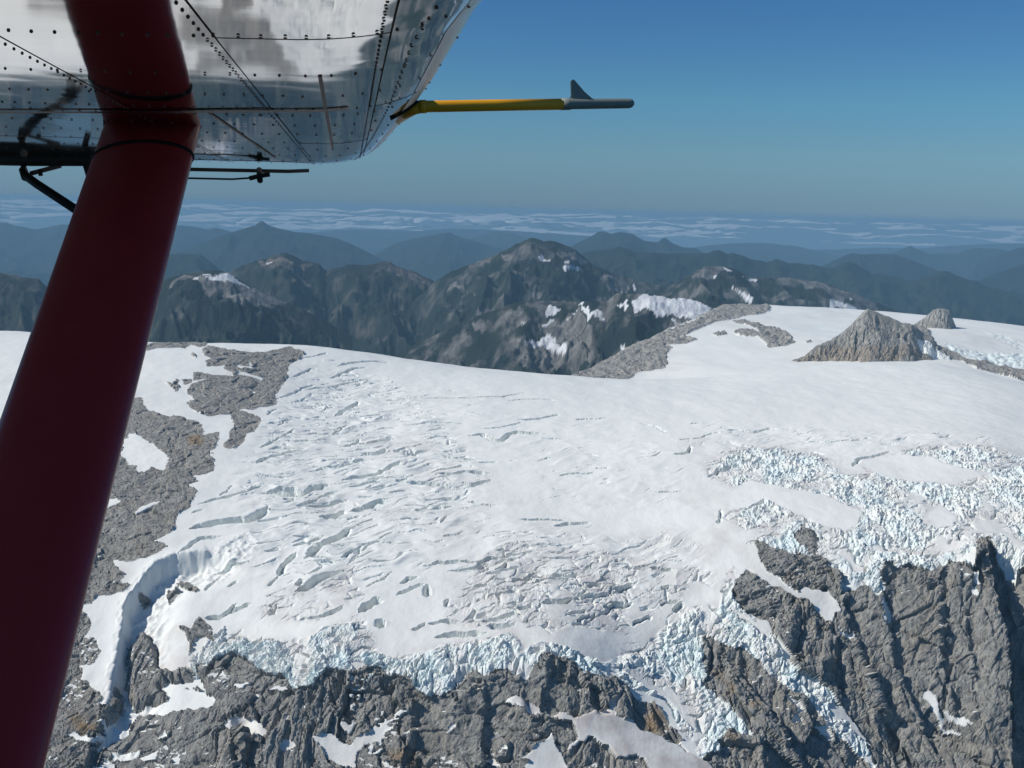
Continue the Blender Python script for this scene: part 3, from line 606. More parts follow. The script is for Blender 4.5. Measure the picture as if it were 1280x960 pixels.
fin = ridged2(bxx / 8, byy / 22, 4, 4) - 0.8
swell = fbm2(x / 35, y / 50, 3, 1)
gate = sstep(-0.35, 0.35, fbm2(x / 55, y / 75, 4, 9) + 1.5 * (zn - 0.35))
gb = sstep(-0.35, 0.3, fbm2(x / 38, y / 60, 3, 5) + .12 + .2 * up)    # calmer islands among the blocks
disp[iz] += np.clip(zn * 1.9, 0, 1) * gate * ((1 - hv) * slab + hv * (0.45 * slab + (0.25 + .75 * gb) * blk + (.6 + .4 * gb) * sml * (1 - .3 * up) + (1.8 + 1.7 * up) * fin + 3.0 * swell) + 0.35 * sml)
low_ = np.clip(-(blk + sml) / 7, 0, 1)
ice[iz] = np.clip(hv * (0.24 + .08 * (1 - up) + .45 * low_ + .40 * fbm2(x / 45, y / 60, 4, 8)), 0, .85) + (1 - hv) * 0.30 * (eA < .14) * zn
disp[iz] += 5.0 * hv * (1 - .6 * up)
dirt[iz] = np.maximum(dirt[iz], 0.55 * np.clip(1.2 - 1.1 * np.abs(zn - .45) * 2, 0, 1) + .25 * hv * (dB1 < .45))
# long linked cracks across the open slope
CRACK = [([(270, 600), (330, 500), (420, 450), (520, 470), (620, 560), (640, 650), (560, 720), (470, 760), (330, 760), (250, 700)], .95), ([(560, 500), (760, 520), (880, 560), (900, 640), (820, 660), (660, 640), (600, 580)], .35), ([(600, 640), (900, 650), (910, 740), (780, 790), (560, 780), (540, 700)], .9), ([(300, 460), (420, 440), (640, 490), (640, 540), (420, 520)], .4), ([(830, 520), (1280, 545), (1280, 580), (900, 580)], .6)]
ck = np.zeros(len(X))
for poly, s in CRACK:
    w = BASE.drop(poly, 1005, 3150); ins = pip(w, X, Y); d, _, _ = pdist(w, X, Y, 130, True)
    ck = np.maximum(ck, s * np.where(ins, sstep(0, 90, d), 0))
ck[isrock | patch] = 0
ic = np.nonzero(ck > .02)[0]
x, y = X[ic] + 16 * fbm2(X[ic] / 90, Y[ic] / 110, 3, 6), Y[ic] + 18 * fbm2(X[ic] / 80 + 9, Y[ic] / 120, 3, 7)
ux, uy = x * ca + y * sa, -x * sa + y * ca
disp[ic] += 3.4 * ck[ic] * fbm2(ux / 90, uy / 34, 3, 3) + 2.2 * ck[ic] * ridged2(ux / 110, uy / 42, 2, 6)
for sx, sy_, seed, wd, dp, off in ((120, 34, 21, 2.2, 7.0, .25), (74, 21, 22, 1.3, 3.2, .16)):
    k1, k2, rk_, kx, ky = worley(ux / sx, uy / sy_, seed)
    eM = (k2 - k1) * sy_ * .5                            # metres from the crack
    flat_ = sstep(.35, .15, np.abs(kx))                  # keep the ones that run along the slope
    gg = sstep(off, off + .3, fbm2(X[ic] / 60, Y[ic] / 60, 3, seed % 7) + .9 * (ck[ic] - .5)) * ck[ic]
    below = ky > 0                                       # far edge of the block in front: sheer; near edge of the one behind: eased
    c_ = np.where(below, sstep(wd * 1.7, 0, eM), sstep(wd * .8, wd * .5, eM)) * gg * flat_
    disp[ic] -= dp * c_
    disp[ic] += 1.6 * gg * flat_ * ky * sstep(wd, wd * 3, eM)
    ice[ic] = np.maximum(ice[ic], .35 * c_)
# crevasses
for ln, wpx in CREV:
    w = BASE.drop(ln, 1005, 3200)
    D = w[:, 1].mean(); m = D / FPX
    hw = 0.5 * wpx * m * 1.55 + 0.6
    dep = 1.7 * wpx * m + 2.0
    d, side, t = pdist(w, X + 1.3 * rag[0], Y + rag[1], hw * 2.5)
    tp = np.clip(np.minimum(t, 1 - t) * 7, 0.12, 1) ** 0.6
    jag = 1 + 0.25 * NZ[3].n2(X / 22, Y / 22)
    near_side = side * (1 if w[-1, 0] >= w[0, 0] else -1) > 0       # the wall away from us is sheer, the one on our side eases up
    q = d / (hw * tp * jag * np.where(near_side, 1.5, 0.75))
    cut = np.where(near_side, np.clip(1 - q, 0, 1) ** 1.3, 1 - sstep(0.55, 1.0, q))
    near = (d < hw * 2.5) & ~isrock
    disp = np.where(near, disp - dep * tp * cut + 0.6 * np.exp(-((q - 1.3) * 2) ** 2) * ~near_side, disp)
    ice = np.where(near, np.maximum(ice, 0.40 * cut), ice)
dirt = np.maximum(dirt, 0.5 * sstep(0.2, 0.6, fbm2(X / 130, Y / 150, 4, 10)) * sstep(1900, 1500, Y) * ~isrock)
# rock relief, pushed out along the slope's own normal
ir = np.nonzero(isrock)[0]
xr, yr, zr_ = X[ir], Y[ir], Zb[ir]
sl_ = np.clip((1 - Nb[ir, 2]) * 4, 0, 1)                 # steep parts: long ribs down the fall line
lean = 0.45
uu = xr + lean * zr_ * 0.35
wq = 14 * fbm2(xr / 50, (yr + zr_) / 60, 3, 8)
ribs = ridged3((uu + wq) / 58, (yr + wq) / 95, zr_ / 100, 2, 2) - 0.85
crag = ridged3(xr / 15, yr / 17, zr_ / 19, 5, 5, 0.62) - 1.0
wxr = xr + 4 * NZ[2].n2(xr / 40, yr / 40) + 1.5 * NZ[6].n2(xr / 11, zr_ / 11) + .2 * zr_ * sl_ * NZ[5].n2(xr / 300, yr / 300); wyr = yr + zr_ * 1.0 + 4 * NZ[4].n2(xr / 18, yr / 14)
def facets(sx, sy, seed, crack):
    f = worley(wxr / sx, wyr / (sy * (1 + .75 * sl_)), seed)
    return 1.0 * (f[2][:, 0] - .5) + 1.7 * (f[2][:, 1] - .5) * f[4] + 2.2 * (f[2][:, 2] - .62) * f[3] - crack * (1 - sstep(0, .14, f[1] - f[0]))
jag = 12.0 * facets(75, 85, 14, .12) * (.35 + .65 * sl_) + 8.0 * facets(34, 40, 11, .25) + 3.2 * facets(15, 17, 12, .25) + 1.3 * facets(6.5, 8, 13, .3)
edge = 1.0
rd = (2 + 3.5 * sl_) * ribs + (1.0 + .7 * sl_) * crag + jag * (.42 + .5 * sl_)
disp[ir] += rd
P = np.stack([X, Y, Zb], -1) + Nb * disp[:, None]
# snow caught on the flatter ledges of the rock
G_ = P.reshape(NR, NC, 3); nn = np.cross(np.gradient(G_, axis=1), np.gradient(G_, axis=0)); nz_ = (nn[..., 2] / (np.linalg.norm(nn, axis=2) + 1e-9)).ravel()
steep_base = Nb[:, 2] < .90
led = isrock & steep_base & (nz_ > .90) & (fbm2(X / 38, Y / 30, 3, 9) > .22)
rock[led] = 0
# towers stand up out of the hollow
for poly, h in ((ROCKS['front'][1], 13), (ROCKS['front'][2], 6), (ROCKS['front'][3], 8), (ROCKS['island'][0], 4)):
    w = BASE.drop(poly, 1005, 3150); ins = pip(w, X, Y); d, _, _ = pdist(w, X, Y, 30, True)
    P[:, 2] += np.where(ins, h * sstep(0, 9, d), 0)
Q = grid_quads(NR, NC)
fr = rock[Q]
fmax = np.sort(fr, 1)[:, 2]                              # at least two corners of four are rock
fid = np.where((fr > 0).sum(1) >= 2, fmax, 0)
att = {'ice': np.clip(ice, 0, 1), 'dirt': np.clip(dirt, 0, 1), 'warm': warm}
Qs = Q[fid == 0]
broken = np.maximum(zone, np.clip(ice * 4, 0, 1)) > .12
g = link('glacier', quad_mesh(P, Qs, att, smooth=~(broken[Qs].any(1))), M_SNOW)
tag(g, 'broad white glacier dome cut by crevasses and breaking into blue icefalls above the cliffs', kind='structure')
LAB = {'ridge': 'low grey rock rib poking through the snow at the crest beside the red strut', 'upper': 'pale grey rock outcrop below the left end of the snow crest',
       'left': 'grey rock ridge with small snow bays running down beside the red strut', 'lower_left': 'grey ledges under the snow bay at the bottom left with an ochre slab',
       'front': 'dark rock cliff under the broken ice edge with a tower in the shaded hollow', 'middle': 'grey rock wedge between the blue ice tongue and the narrow ice strip',
       'cliff': 'high grey rock face with a deep shaded gully below the right icefall', 'island': 'small rock knob standing out of the right icefall'}
for k, nm in enumerate(ROCK_NAMES):
    sel = fid == k + 1
    if not sel.any(): continue
    pale = nm in ('ridge', 'upper', 'left', 'lower_left')
    o = link('rock_face' if nm in ('cliff', 'front', 'middle') else 'rock_outcrop', quad_mesh(P, Q[sel], att, smooth=False), M_ROCKL if pale else M_ROCK)
    tag(o, LAB[nm], kind='structure')
print('near ground', round(time.time() - T0, 1))

# ================================================================== FAR SNOWFIELD behind the crest
c2 = []
for px, py, D in [(560, 480, 3050), (650, 474, 3050), (730, 472, 3050), (800, 474, 3060), (900, 464, 3060), (1000, 459, 3090), (1100, 457, 3100), (1200, 466, 3100), (1290, 484, 3050), (1420, 512, 3000), (1560, 536, 3000),
                  (840, 440, 3420), (900, 425, 3600), (960, 412, 3800), (1000, 438, 3380), (900, 397, 4150), (960, 391, 4420), (1050, 392, 4500), (1110, 397, 4450), (1010, 412, 3850), (1060, 420, 3650),
                  (890, 383, 4600), (960, 381.5, 4700), (1050, 385.5, 4800), (1100, 388.5, 4800), (1160, 394.5, 4700), (1220, 400, 4500), (1280, 408, 4350), (1420, 428, 4100), (1560, 450, 4000),
                  (1180, 432, 3480), (1240, 447, 3400), (1290, 455, 3330), (1200, 416, 3850), (1260, 427, 3750), (1400, 450, 3600), (770, 445, 3380), (700, 450, 3400)]:
    c2.append(los(px, py, D))
for px, py, D in [(890, 383, 4600), (960, 381.5, 4700), (1050, 385.5, 4800), (1100, 388.5, 4800), (1160, 394.5, 4700), (1220, 400, 4500), (1280, 408, 4350), (1420, 428, 4100), (1560, 450, 4000)]:
    c2 += [los(px, py, D + 350, -35), los(px, py, D + 900, -220), los(px, py, D + 1500, -520)]
FAR = Surf(c2, 0, 4200, 2900, 6300, 20.0)
EDGE = np.array([los(px, py, D) for px, py, D in [(640, 490, 2920), (718, 473, 3040), (735, 460, 3150), (770, 443, 3350), (795, 428, 3550), (820, 421, 3700), (850, 408, 3950), (877, 398, 4150), (890, 388, 4330), (905, 381, 4560), (912, 384, 4900), (915, 400, 6200)]])
NC2, NR2 = 520, 260
ta2 = np.linspace(0.02, 0.70, NC2)
y2 = np.interp(np.linspace(0, 1, NR2), [0, .12, .62, .85, 1], [2960, 3080, 4000, 4850, 6100])
Y2, TA2 = np.meshgrid(y2, ta2, indexing='ij'); X2 = (Y2 * TA2).ravel(); Y2 = Y2.ravel()
d, side, _ = pdist(EDGE, X2, Y2, 3000)
out = np.where(side < 0, d, -d)
Z2 = FAR(X2, Y2) - 0.85 * np.maximum(out, 0) ** 1.0 * sstep(0, 60, out) + 0
w1, w2 = 6 * fbm2(X2 / 40, Y2 / 60, 3, 2), 9 * fbm2(X2 / 40 + 30, Y2 / 60, 3, 3)
t5c = lambda p: tile(720, 340, 4.0, p)
BACKROCK = [t5c([(-60, 540), (20, 510), (60, 480), (200, 410), (300, 350), (400, 320), (520, 270), (630, 230), (680, 180), (740, 160), (830, 158), (930, 160), (978, 180), (930, 210), (860, 215), (790, 235), (700, 250), (640, 275), (580, 300), (540, 320), (610, 340), (560, 360), (440, 365), (480, 380), (450, 410), (455, 460), (440, 480), (300, 500), (280, 530), (150, 560)]),
            t5c([(770, 245), (830, 240), (900, 260), (990, 275), (1060, 310), (1100, 350), (1050, 370), (960, 375), (940, 345), (900, 320), (860, 320), (800, 310), (780, 295), (870, 290), (920, 300), (900, 280), (850, 265)]), t5c([(680, 310), (740, 300), (760, 310), (700, 320)]), t5c([(1140, 350), (1175, 352), (1150, 356)]), te4([(700, 185), (790, 195), (840, 280), (880, 305), (960, 340), (1040, 365), (1100, 372), (1200, 398), (1290, 412), (1400, 430), (1400, 500), (1290, 470), (1200, 440), (1100, 415), (1040, 400), (940, 350), (860, 312), (780, 240)])]
rk2 = (out > 14)
for poly in BACKROCK: rk2 |= pip(FAR.drop(poly, 2960, 5200), X2 + w1, Y2 + w2)
te4b = te4([(830, 205), (900, 160), (960, 150), (1100, 220), (1300, 300), (1420, 400), (1300, 400), (1100, 360), (960, 330), (880, 270)])
w = FAR.drop(te4([(880, 270), (960, 300), (1080, 320), (1200, 330), (1300, 330), (1300, 400), (1160, 390), (1000, 345), (900, 315)]), 2960, 5200)
z2m = pip(w, X2, Y2).astype(float)
w = FAR.drop(te4([(1040, 210), (1100, 230), (1240, 300), (1300, 340), (1300, 300), (1200, 240)]), 2960, 5200)
z2m = np.maximum(z2m, .6 * pip(w, X2, Y2))
b1, b2, rb, bx, by = worley(X2 / 22, Y2 / 34, 6)
h2 = 3.0 * fbm2(X2 / 200, Y2 / 260, 3, 3) + z2m * (7 * (rb[:, 0] - .5) + 8 * (rb[:, 1] - .5) * by - 6 * (1 - sstep(.03, .25, b2 - b1)))
rr = ridged3(X2 / 60, Y2 / 70, Z2 / 90, 5, 4, 0.6) - 1.0
h2 = np.where(rk2, 9 * rr + sstep(0, 250, out) * 34 * (ridged2(X2 / 140, Y2 / 200, 4, 6) - .8), h2)
bl = FAR.drop(t5c([(1060, 270), (1150, 262), (1280, 265), (1390, 270), (1330, 330), (1150, 325), (1060, 310)]), 2960, 5200)
ice2 = np.maximum(.55 * z2m, 0.40 * pip(bl, X2 + w1, Y2 + w2) * sstep(-.3, .5, fbm2(X2 / 90, Y2 / 60, 4, 2)))
P2 = np.stack([X2, Y2, Z2 + h2], -1); Q2 = grid_quads(NR2, NC2)
rf = rk2[Q2].sum(1) >= 2
far_vis = (np.minimum.reduce([out[Q2[:, k]] for k in range(4)]) < 900)
att2 = {'ice': ice2, 'dirt': 0.25 * sstep(.3, .7, fbm2(X2 / 300, Y2 / 300, 3, 7)), 'warm': 0 * ice2}
tag(link('snowfield', quad_mesh(P2, Q2[~rf & far_vis], att2), M_SNOW), 'smooth far snowfield behind the crest around the rocky peak', kind='structure')
tag(link('rock_slope', quad_mesh(P2, Q2[rf & far_vis], att2, smooth=False), M_ROCKL), 'grey rock rim along the left edge of the far snowfield', kind='structure')

# ================================================================== MOUNTAINS
M_MID = mountain_material('forested_mountain', 1.0)
M_BARE = mountain_material('forest_and_bare_rock', 1.0, rock=((0.065, 0.063, 0.06), (0.27, 0.255, 0.235)))
M_FARM = mountain_material('distant_forest', 0.4, forest=((0.004, 0.010, 0.012), (0.014, 0.024, 0.022)))
def v_full(v, s): return v + 0 * s
def mountain(name, label, ridge, D, L, drop, mat, nc=120, nr=40, amp=60.0, lam=400.0, rough=0.7, rocky=0.0, snow=(), rockp=(), vtop=0.0, power=1.5, sd=0, rockmat=False, warmup=0.0, kind='structure', craggy=0.0):
    r = np.asarray(ridge, float)
    pxs = np.linspace(r[0, 0], r[-1, 0], nc)
    Ds = np.interp(pxs, r[:, 0], D if hasattr(D, '__len__') else np.full(len(r), float(D)))
    py = np.interp(pxs, r[:, 0], r[:, 1])
    jit = (rough * (fbm2(pxs / 11 + sd * 7, pxs * 0 + sd, 5, sd, 0.6)) + 0.25 * rough) * Ds / FPX
    R = at(pxs, py, Ds)
    dirc = -R[:, :2] / np.linalg.norm(R[:, :2], axis=1)[:, None]
    q = np.linspace(-0.35, 1.0, nr); q = np.sign(q) * np.abs(q) ** 1.25
    v = q[:, None] * L
    XY = R[None, :, :2] + dirc[None] * v[..., None]
    x, y = XY[..., 0].ravel(), XY[..., 1].ravel()
    s = (pxs * Ds / FPX)[None] + 0 * v
    vq = np.clip(q, 0, 1)[:, None]
    fall = drop * (1 - (1 - vq) ** power) + np.where(q[:, None] < 0, -v * 0.75, 0)
    kw = max(3, nc // 7); ker = np.hanning(kw + 2)[1:-1]; ker /= ker.sum()
    Rs = np.convolve(np.pad(R[:, 2], (kw // 2, kw - 1 - kw // 2), mode='edge'), ker, 'valid')
    gsm = sstep(0, .45, np.abs(q))[:, None]
    z = R[None, :, 2] * (1 - gsm) + np.minimum(Rs, R[:, 2] + .15 * drop)[None] * gsm - fall
    sp = ridged2((s / lam + 0.25 * NZ[sd % 12].n2(v / lam, s / lam)).ravel(), (v / (2.2 * lam) + 0 * s).ravel() + sd, 5, sd, 0.5).reshape(z.shape) - 0.85
    fb = fbm2(x / (lam * .6), y / (lam * .6), 6, sd + 2, 0.58).reshape(z.shape)
    z = z + jit[None] * np.clip(1 - np.abs(q) / .10, 0, 1)[:, None]
    A = sstep(0.0, 0.22, np.abs(q))[:, None]
    A2 = sstep(0.0, 0.08, np.abs(q))[:, None]
    z = z + amp * A * sp * 1.1 + amp * .5 * A2 * fb
    if craggy:
        cf = 0
        for sc_, am in ((60, 1.5), (26, 1.0), (12, .45), (6, .22)):
            w_ = worley(s.ravel() / sc_ + .4 * NZ[1].n2(x / 20, y / 20), v_full(v, s).ravel() / sc_ + .3 * z.ravel() / sc_, sd + 3)
            cf = cf + am * (1.4 * (w_[2][:, 0] - .5) + 2.0 * (w_[2][:, 1] - .5) * w_[4] + 2.0 * (w_[2][:, 2] - .5) * w_[3])
        z = z + craggy * A2 * cf.reshape(z.shape)
    V = np.stack([x, y, z.ravel()], -1)
    Qm = grid_quads(nr, nc)[:, ::-1]
    bias = rocky * (1 - 1.6 * (vq + 0 * s)) + 0.25 * rocky * sp
    ro = sstep(0.0, 0.5, bias + 0.7 * fbm2(x / (lam * .55), y / (lam * .55), 5, sd + 4, .6).reshape(z.shape) - .15) * min(1, rocky * 2)
    sn = np.zeros(len(x)); ro = ro.ravel()
    if snow or rockp:
        bv = BVHTree.FromPolygons(V.tolist(), Qm.tolist())
        wf = D if not hasattr(D, '__len__') else np.mean(D)
        jx, jy = .004 * wf * fbm2(x / (.02 * wf), y / (.03 * wf), 3, 1), .008 * wf * fbm2(x / (.02 * wf) + 9, y / (.03 * wf), 3, 5)
        for lst, isn in ((rockp, 0), (snow, 1)):
            for poly in lst:
                hits = []
                for a, b in poly:
                    dv = ray(a, b); h = bv.ray_cast(Vector((0, 0, 0)), Vector(dv).normalized())[0]
                    if h is not None: hits.append((h.x, h.y))
                if len(hits) > 2:
                    m = pip(hits, x + jx, y + jy)
                    if isn: sn[m] = 1
                    else: ro = np.maximum(ro, .85 * m)
    o = link(name, quad_mesh(V, Qm, {'rock': ro, 'snow': sn, 'warm': 0 * ro + warmup, 'ice': 0 * ro, 'dirt': 0 * ro}, smooth=not rockmat), mat)
    return tag(o, label, kind=kind)
b5 = lambda p: tile(560, 280, S5, p)
b6 = lambda p: tile(760, 280, S5, p)
b3 = lambda p: tile(180, 260, S5, p)
b4 = lambda p: tile(400, 260, S5, p)
b7 = lambda p: tile(1000, 260, 1280 / 280.0, p)
# nunataks on the snow
mountain('rocky_peak', 'pointed grey rock peak standing out of the snow behind the crest', [(960, 470), (972, 462), (982, 455), (995, 449), (1005, 446), (1022, 431), (1037, 426), (1055, 414), (1070, 400), (1080, 388.5), (1085, 386), (1095, 390), (1120, 400), (1130, 404), (1140, 406), (1155, 417), (1166, 421), (1170, 431), (1185, 438), (1200, 446), (1220, 452), (1250, 458), (1300, 472)],
         [3160, 3170, 3180, 3190, 3200, 3220, 3240, 3260, 3280, 3290, 3290, 3290, 3290, 3290, 3290, 3300, 3300, 3300, 3290, 3280, 3260, 3240, 3200], 230, 190, M_ROCKL, 300, 120, amp=1.5, lam=110, rough=1.2, craggy=6.5, power=1.2, sd=3, rockmat=True)
P_ = bpy.data.objects['rocky_peak']
wv = np.empty(len(P_.data.vertices) * 3); P_.data.vertices.foreach_get('co', wv); wv = wv.reshape(-1, 3)
bv = BVHTree.FromPolygons(wv.tolist(), [list(p.vertices) for p in P_.data.polygons])
def hits_of(poly):
    r_ = []
    for a, b in poly:
        h = bv.ray_cast(Vector((0, 0, 0)), Vector(ray(a, b)).normalized())[0]
        if h is not None: r_.append((h.x, h.y))
    return r_
wm = np.zeros(len(wv))
for poly in (te4([(120, 400), (230, 320), (330, 285), (480, 290), (600, 290), (700, 330), (480, 380), (250, 400)]), te4([(520, 290), (640, 290), (760, 320), (820, 362), (600, 362), (520, 330)])):
    hh = hits_of(poly)
    if len(hh) > 2: wm = np.maximum(wm, .42 * pip(hh, wv[:, 0], wv[:, 1]))
P_.data.attributes['warm'].data.foreach_set('value', wm.astype(np.float32))
hh = hits_of(te4([(745, 255), (780, 262), (850, 310), (960, 375), (1040, 400), (1040, 430), (860, 420), (830, 365), (775, 330)]))
if len(hh) > 2:
    ms = pip(hh, wv[:, 0], wv[:, 1])
    P_.data.materials.append(M_SNOW)
    for p in P_.data.polygons:
        if sum(ms[i] for i in p.vertices) >= 3: p.material_index = 1
mountain('rock_knob', 'small dark rock knob to the right behind the pointed peak', [(1138, 408), (1143, 405), (1157, 396), (1167, 387), (1173, 385.5), (1180, 385.5), (1187, 388), (1190, 396), (1195, 408)], 4020, 150, 130, M_ROCK, 90, 50, craggy=3.5, amp=5, lam=22, rough=.6, power=1.1, sd=5, rockmat=True)
# mountains, near to far
mountain('mountain', 'forested hills with bare cliffs and snow patches just beyond the snow crest', [(430, 470), (480, 452), (520, 430), (560, 412), (588, 397), (624, 386), (644, 378), (665, 377), (682, 376), (719, 377), (740, 377), (760, 376), (771, 366), (790, 368), (812, 367), (824, 370), (865, 374), (898, 378), (930, 392), (970, 410)], [6300] * 5 + [6200] * 5 + [5900] * 3 + [5700] * 7, 1900, 850, M_BARE, 420, 150, amp=70, lam=340, rough=1.0, rocky=.36, power=1.25, sd=1,
         snow=[b5([(640, 620), (660, 580), (680, 540), (700, 545), (750, 580), (700, 610), (650, 635)]), b5([(865, 570), (900, 535), (960, 580), (1035, 610), (1030, 650), (960, 630), (900, 590)]), b5([(500, 800), (560, 780), (650, 750), (660, 730), (720, 770), (800, 810), (800, 845), (720, 850), (640, 800), (580, 830), (540, 800)]), b5([(1120, 515), (1220, 525), (1190, 550), (1150, 540)]), b5([(815, 590), (860, 590), (850, 620), (820, 615)]), b5([(615, 670), (660, 655), (690, 655), (640, 678)]), b5([(470, 640), (500, 650), (505, 668), (480, 660)]), b5([(785, 655), (825, 655), (800, 675)]), b5([(1150, 800), (1200, 800), (1170, 830)]), b5([(150, 590), (260, 570), (345, 560), (340, 575), (240, 590)]),
               b6([(165, 520), (280, 490), (340, 480), (450, 490), (560, 505), (650, 505), (735, 525), (690, 560), (640, 600), (560, 610), (500, 600), (420, 600), (330, 590), (230, 580), (190, 560)]), b6([(60, 515), (120, 515), (150, 530), (120, 550)]), b6([(400, 610), (470, 650), (520, 690), (480, 680), (420, 640)]), b6([(550, 610), (580, 640), (560, 645)])],
         rockp=[b5([(430, 780), (500, 800), (660, 740), (820, 600), (860, 590), (940, 640), (960, 800), (1000, 930), (800, 960), (520, 960), (440, 840)]), b5([(350, 560), (480, 560), (540, 640), (480, 690), (420, 640)]), b5([(160, 680), (220, 650), (260, 700), (220, 740)]), b6([(400, 590), (560, 620), (640, 600), (580, 670), (480, 670)])])
mountain('mountain', 'dark wooded mountain with a pale bald snowy top right of the red strut', [(110, 420), (150, 385), (185, 362), (205, 350), (222, 344), (240, 341), (255, 339), (270, 338), (285, 341), (300, 350), (318, 360), (340, 371), (370, 382), (400, 398), (440, 420)], 6500, 1700, 800, M_BARE, 300, 120, amp=65, lam=340, rough=.8, rocky=.18, power=1.2, sd=2,
         snow=[b3([(330, 460), (370, 425), (450, 420), (470, 428), (390, 445), (365, 485)]), b3([(400, 450), (470, 435), (560, 440), (620, 470), (700, 520), (640, 500), (560, 500), (480, 480)]), b3([(550, 430), (590, 430), (600, 445)]), b3([(130, 450), (200, 465), (140, 480)])],
         rockp=[b3([(330, 470), (480, 425), (620, 450), (720, 530), (880, 600), (980, 640), (880, 640), (720, 660), (600, 620), (480, 560), (380, 540)]), b3([(220, 460), (300, 440), (360, 440), (200, 520), (160, 530)])])
mountain('mountain', 'dark forested hill with a brownish top at the far left edge', [(-120, 350), (-60, 342), (0, 341), (15, 343), (30, 347), (48, 348), (58, 357), (80, 366), (110, 385), (150, 410)], 7000, 1800, 700, M_MID, 150, 80, amp=70, lam=350, rough=.9, rocky=.3, power=1.2, sd=4)
mountain('mountain', 'broad dark wooded mountain with rocky summit left of centre', [(230, 372), (262, 352), (294, 336), (300, 333), (321, 326), (336, 322), (350, 317), (357, 316), (366, 319), (377, 325), (399, 330), (408, 338), (420, 335), (440, 330), (460, 332), (478, 327.5), (488, 327.5), (500, 335), (520, 340), (543, 352), (570, 372), (610, 400)], 9000, 2900, 950, M_MID, 340, 120, amp=95, lam=480, rough=.9, rocky=.24, power=1.25, sd=6,
         rockp=[b4([(420, 430), (490, 385), (640, 450), (760, 500), (720, 515), (600, 470), (520, 440)]), b3([(740, 360), (830, 350), (900, 330), (980, 350), (1150, 390), (1000, 400), (840, 400)])], snow=[b3([(820, 355), (870, 360), (840, 378)])])
mountain('mountain', 'central mountain with pale rock bands and streaks of snow below its dark summit', [(500, 385), (530, 366), (543, 352), (560, 341), (578, 334), (600, 326), (620, 318), (636, 310), (650, 303), (658, 299), (665, 297), (680, 301), (693, 301), (706, 306), (721, 313), (740, 330), (758, 338), (775, 345), (800, 352), (830, 358), (870, 372)], 8600, 2700, 900, M_BARE, 380, 130, amp=85, lam=440, rough=.9, rocky=.25, power=1.25, sd=7,
         snow=[b5([(610, 210), (630, 215), (700, 250), (650, 255)]), b5([(750, 285), (800, 290), (870, 280), (860, 300), (790, 305)]), b5([(760, 265), (800, 262), (790, 275)]), b5([(1210, 355), (1240, 370), (1270, 440), (1245, 430)])],
         rockp=[b5([(0, 430), (100, 410), (230, 400), (120, 450), (0, 460)]), b5([(380, 190), (470, 195), (430, 240), (380, 240)]), b5([(100, 270), (290, 220), (270, 260), (120, 290)]), b5([(750, 190), (860, 215), (960, 270), (880, 265), (780, 225)]), b5([(990, 350), (1150, 350), (1220, 430), (1080, 430), (1000, 400)]), b5([(430, 320), (480, 320), (490, 370), (450, 370)]), b5([(560, 440), (640, 430), (620, 500), (560, 500)])])
mountain('mountain', 'rounded rocky hills with snow streaks behind the far snowfield', [(800, 382), (825, 366), (840, 356), (858, 347), (872, 338), (880, 334), (900, 333.5), (915, 336), (925, 340), (940, 348), (948, 347), (965, 348), (982, 347), (1000, 350), (1020, 352), (1040, 357), (1060, 364), (1085, 374), (1110, 384), (1150, 398)], 8000, 1900, 600, M_BARE, 340, 90, amp=45, lam=380, rough=.8, rocky=.34, power=1.2, sd=8,
         snow=[b6([(750, 288), (820, 296), (815, 310), (750, 297)]), b6([(880, 316), (1000, 378), (990, 392), (900, 335)]), b6([(820, 425), (900, 458), (1000, 518), (975, 525), (880, 462)]), b6([(705, 360), (745, 345), (740, 365)]), b6([(1080, 365), (1190, 352), (1180, 370)]), [(1034, 384), (1040, 371), (1050, 372), (1075, 386)], [(1059, 371), (1064, 371), (1063, 373)]],
         rockp=[b6([(400, 410), (560, 330), (640, 300), (800, 310), (700, 380), (560, 380)]), b6([(990, 355), (1280, 370), (1280, 450), (1100, 420)]), [(980, 348), (1040, 358), (1090, 378), (1040, 372)]])
mountain('mountain', 'long dark blue forested ridge running across to the right edge', [(640, 350), (690, 330), (720, 318), (740, 313.5), (760, 311.5), (771, 309), (781, 310), (794, 315), (816, 316), (835, 317), (857, 317), (880, 317), (890, 314), (899, 313), (910, 317), (916, 316), (923, 318), (936, 323), (957, 328), (970, 324), (985, 329), (1000, 329.5), (1017, 331), (1033, 335), (1044, 335), (1055, 329), (1061, 328), (1070, 329.5), (1087, 342), (1103, 343), (1116, 345), (1136, 352), (1157, 346), (1172, 340), (1179, 338.5), (1190, 341), (1210, 350), (1220, 351), (1232, 357), (1258, 364), (1280, 369), (1340, 385), (1420, 400)], 13000, 4200, 900, M_MID, 420, 90, amp=120, lam=650, rough=.9, rocky=0.0, power=1.2, sd=9)
mountain('mountain', 'low dark blue hill beside the red strut above the bald mountain', [(120, 345), (160, 327), (190, 320), (210, 318), (223, 317), (251, 318), (262, 326), (272, 335), (300, 350)], 13500, 3000, 700, M_MID, 100, 40, amp=90, lam=600, rough=.6, sd=10)
